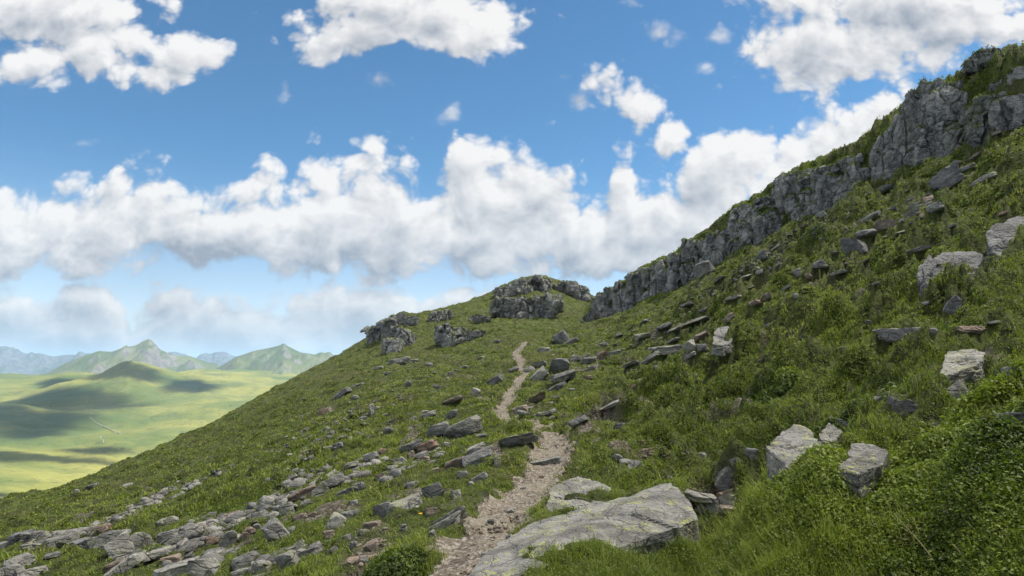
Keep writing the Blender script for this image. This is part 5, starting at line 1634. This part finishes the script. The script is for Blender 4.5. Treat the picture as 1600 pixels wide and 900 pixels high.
def grass(name, W, n, blades, hmul, wpx, seed, hmin=0.05):
    x, y, z, r, ij, rs = sample(W, n, seed)
    B = blades
    nrm = ground_n(x, y)
    nearrock = RNEAR[ij]
    sc = (np.clip(r / 11.0, 1.0, 1.9) * (1 - 0.55 * nearrock))[:, None]
    ln = (rs.gamma(5, 0.2, (n, B)) * 0.085 * hmul + hmin * 0.4) * sc
    wd = np.maximum(0.0035, wpx * r / 683)[:, None] * rs.uniform(0.7, 1.3, (n, B))
    wd = np.minimum(wd, 0.085)
    ang_ = rs.uniform(0, 2 * math.pi, (n, B)); lean = rs.uniform(0.15, 1.0, (n, B))
    ox = rs.normal(0, 0.035, (n, B)) * sc; oy = rs.normal(0, 0.035, (n, B)) * sc
    dx, dyv = np.cos(ang_), np.sin(ang_)
    bx = x[:, None] + ox; by = y[:, None] + oy
    bz = z[:, None] - (nrm[:, 0:1] * ox + nrm[:, 1:2] * oy) / nrm[:, 2:3] - 0.012
    sx, sy = -dyv, dx
    def pt(t, side):
        hgt = ln * t * (1 - 0.45 * lean * t)
        out_ = ln * lean * t * t * 0.95
        w = wd * (1 - 0.85 * t) * 0.5 * side
        return np.stack([bx + dx * out_ + sx * w + 0.3 * nrm[:, 0:1] * hgt, by + dyv * out_ + sy * w + 0.3 * nrm[:, 1:2] * hgt, bz + hgt], -1)
    V_ = np.stack([pt(0, -1), pt(0, 1), pt(0.55, 1), pt(0.55, -1), pt(1.0, 1), pt(1.0, -1)], 2).reshape(-1, 3)
    k = np.arange(n * B)[:, None] * 6
    Q = np.concatenate([k + np.array([0, 1, 2, 3]), k + np.array([3, 2, 4, 5])])
    tint = np.clip(0.5 + rs.normal(0, 0.16, (n, 1)) + rs.normal(0, 0.10, (n, B)) + 0.12 * fbm2(x / 0.9, y / 0.9, 3, 5)[:, None], 0, 1)
    return tag(mesh_np(name, V_, Q, m_grass, True, {'tint': ('POINT', np.repeat(tint.ravel(), 6))}), kind='stuff')


def shrubs(name, W, n, L, seed, rmul=1.0, leafpx=1.15, bushw=None, dark=0.0):
    x, y, z, r, ij, rs = sample(W, n, seed)
    nrm = ground_n(x, y)
    nearrock = RNEAR[ij]
    bw = np.clip(bushw[ij], 0, 1) if bushw is not None else np.zeros(n)
    rad = np.clip(0.085 + 3.6 * r / 683, 0.09, 0.36) * rs.uniform(0.45, 1.35, n) * rmul * (1 + 0.45 * bw) * (1 - 0.5 * nearrock)
    hgt = rad * rs.uniform(0.35, 0.75, n) * np.clip(9.0 / r, 0.24, 1) * (1 + 0.3 * bw)
    leaf = np.clip(np.maximum(0.014, leafpx * r / 683), 0, 0.13)
    # leaves on a rough dome
    a = rs.uniform(0, 2 * math.pi, (n, L)); q = np.sqrt(rs.rand(n, L))
    up_ = np.sqrt(1 - q * q * 0.95) * rs.uniform(0.55, 1.08, (n, L))
    lx = np.cos(a) * q * rad[:, None]; ly = np.sin(a) * q * rad[:, None]
    tx = np.stack([nrm[:, 2], np.zeros(n), -nrm[:, 0]], 1); tx /= np.linalg.norm(tx, axis=1, keepdims=True)
    ty = np.cross(nrm, tx)
    nu = 0.6 * nrm + np.array([0, 0, 0.4]); nu /= np.linalg.norm(nu, axis=1, keepdims=True)
    cpos = np.stack([x, y, z], 1)[:, None] + tx[:, None] * lx[..., None] + ty[:, None] * ly[..., None] + nu[:, None] * ((up_ - 0.25) * hgt[:, None])[..., None]
    nd = np.stack([np.cos(a) * q, np.sin(a) * q, 0.9 + 0 * q], -1) + rs.normal(0, 0.5, (n, L, 3))
    nd /= np.linalg.norm(nd, axis=-1, keepdims=True)
    t0 = rs.normal(0, 1, (n, L, 3)); t1 = np.cross(nd, t0); t1 /= np.linalg.norm(t1, axis=-1, keepdims=True); t2 = np.cross(nd, t1)
    ls = leaf[:, None] * rs.uniform(0.6, 1.35, (n, L))
    c = cpos
    e1 = t1 * (ls * 0.62)[..., None]; e2 = t2 * (ls * 0.36)[..., None]; dn = nd * (ls * 0.10)[..., None]
    V_ = np.stack([c - e1 - dn, c + e2 + dn, c + e1 - dn, c - e2 + dn], 2).reshape(-1, 3)
    Q = np.arange(n * L * 4).reshape(-1, 4)
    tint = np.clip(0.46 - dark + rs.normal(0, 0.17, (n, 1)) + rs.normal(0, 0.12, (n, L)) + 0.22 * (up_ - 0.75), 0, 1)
    return tag(mesh_np(name, V_, Q, m_shrub, False, {'tint': ('POINT', np.repeat(tint.ravel(), 4))}), kind='stuff')


Wg = W0 * (1 - 0.72 * shr)
MATS = sstep(fbm2(cxx / 1.9, cyy / 1.6, 4, 207), -0.05, 0.35)
Ws = W0 * shr * (1 - 0.75 * MATS * (1 - np.clip(bush, 0, 1)))
Wg = Wg * (1 - 0.45 * MATS)
grass("grass", Wg, 62000, 7, 0.46, 0.95, 301)
shrubs("dwarf_shrubs", Ws, 105000, 18, 302, bushw=bush)
# the leafy bank and the hummocks close by
near = (cr_ < 16)
shrubs("bilberry_bushes", W0 * near * np.clip(bush, 0, 1) ** 1.2, 11500, 17, 303, rmul=0.95, leafpx=3.5, bushw=bush, dark=0.14)
grass("grass", W0 * (cr_ < 9) * (1 - 0.6 * np.clip(bush, 0, 1)) * np.clip(0.5 + patchn, 0.05, 1.2), 9000, 9, 1.5, 0.55, 304)

shrubs("ledge_grass", np.concatenate(LEDGE), 7000, 12, 305, rmul=0.6, leafpx=1.2)

# ------------------------------------------------------------------ single small plants
def tube(pts, r0, r1, sides=5):
    pts = np.array(pts, float)
    n = len(pts); V_ = []; Q = []
    for k in range(n):
        t = pts[min(k + 1, n - 1)] - pts[max(k - 1, 0)]; t /= np.linalg.norm(t)
        a = np.cross(t, [0.3, 0.9, 0.2]); a /= np.linalg.norm(a); b = np.cross(t, a)
        rr = r0 + (r1 - r0) * k / (n - 1)
        for s in range(sides):
            w = 2 * math.pi * s / sides
            V_.append(pts[k] + rr * (a * math.cos(w) + b * math.sin(w)))
    for k in range(n - 1):
        for s in range(sides):
            Q.append((k * sides + s, k * sides + (s + 1) % sides, (k + 1) * sides + (s + 1) % sides, (k + 1) * sides + s))
    return np.array(V_), np.array(Q)


m_dry, nt, bs, out = new_mat("dry_straw")
bs.inputs['Base Color'].default_value = (0.42, 0.35, 0.20, 1)
bs.inputs['Roughness'].default_value = 0.8
m_petal, nt, bs, out = new_mat("yellow_petals")
bs.inputs['Base Color'].default_value = (0.75, 0.42, 0.01, 1)
m_stem, nt, bs, out = new_mat("green_stem")
bs.inputs['Base Color'].default_value = (0.10, 0.15, 0.03, 1)


def stalk(base, pix, label, w=0.0035):
    """a dry stalk rooted at a pixel of the ground and bending through further pixels at about the same range"""
    x, y, z, r = trace(*base)
    pts = [(x, y, z - 0.03)]
    for k, (u, v) in enumerate(pix):
        th, e = pix_pol(u, v); rr = r + 0.05 * (k + 1)
        pts.append((rr * math.sin(th), rr * math.cos(th), e * rr))
    pts = np.array(pts)
    s = np.linspace(0, len(pts) - 1, 9)
    fine_ = np.stack([np.interp(s, range(len(pts)), pts[:, k]) for k in range(3)], 1)
    V_, Q = tube(fine_, w, w * 0.35)
    c = pts[0]
    o = mesh_np("dry_stalk", V_ - c, Q, m_dry)
    o.location = c
    tag(o, label, "dry grass", "dry grass stalks")


stalk((1272, 660), [(1267, 628), (1262, 592)], "tall straight dry stalk, left one of the bare hollow behind the cracked boulder")
stalk((1281, 660), [(1279, 625), (1280, 592)], "upright dry stalk in the middle of the bare hollow behind the cracked boulder")
stalk((1298, 656), [(1288, 625), (1276, 600)], "dry stalk leaning left over the pale angular block")
stalk((1382, 636), [(1388, 622), (1390, 610), (1364, 620)], "bent dry stalk making an angle over the small grey stone at right")
stalk((1478, 892), [(1440, 850), (1400, 806)], "long dry stalk lying over the grass at the bottom right")
stalk((1520, 886), [(1504, 866), (1488, 850)], "short dry stalk at the bottom right beside the long one")
stalk((968, 752), [(966, 735), (962, 716)], "pale grass stalk standing behind the long slab")

fx, fy, fz, fr = trace(657, 820)
flower = bpy.data.objects.new("yellow_flower", None)
SC.collection.objects.link(flower)
flower.location = (fx, fy, fz)
tag(flower, "single yellow flower in the grass left of the path", "flower")
V_, Q = tube([(0, 0, -0.02), (0.005, 0, 0.05), (0.0, 0, 0.12)], 0.003, 0.002)
mesh_np("stem", V_, Q, m_stem, parent=flower)
V_ = []; Q = []
for k in range(14):
    a = 2 * math.pi * k / 14
    d_ = np.array([math.cos(a), math.sin(a), 0.35]); s_ = np.array([-math.sin(a), math.cos(a), 0])
    c_ = np.array([0, 0, 0.12]); b0 = len(V_)
    V_ += [c_ + d_ * 0.002 - s_ * 0.002, c_ + d_ * 0.002 + s_ * 0.002, c_ + d_ * 0.024 + s_ * 0.005, c_ + d_ * 0.024 - s_ * 0.005]
    Q.append((b0, b0 + 1, b0 + 2, b0 + 3))
mesh_np("petals", np.array(V_), np.array(Q), m_petal, smooth=False, parent=flower)
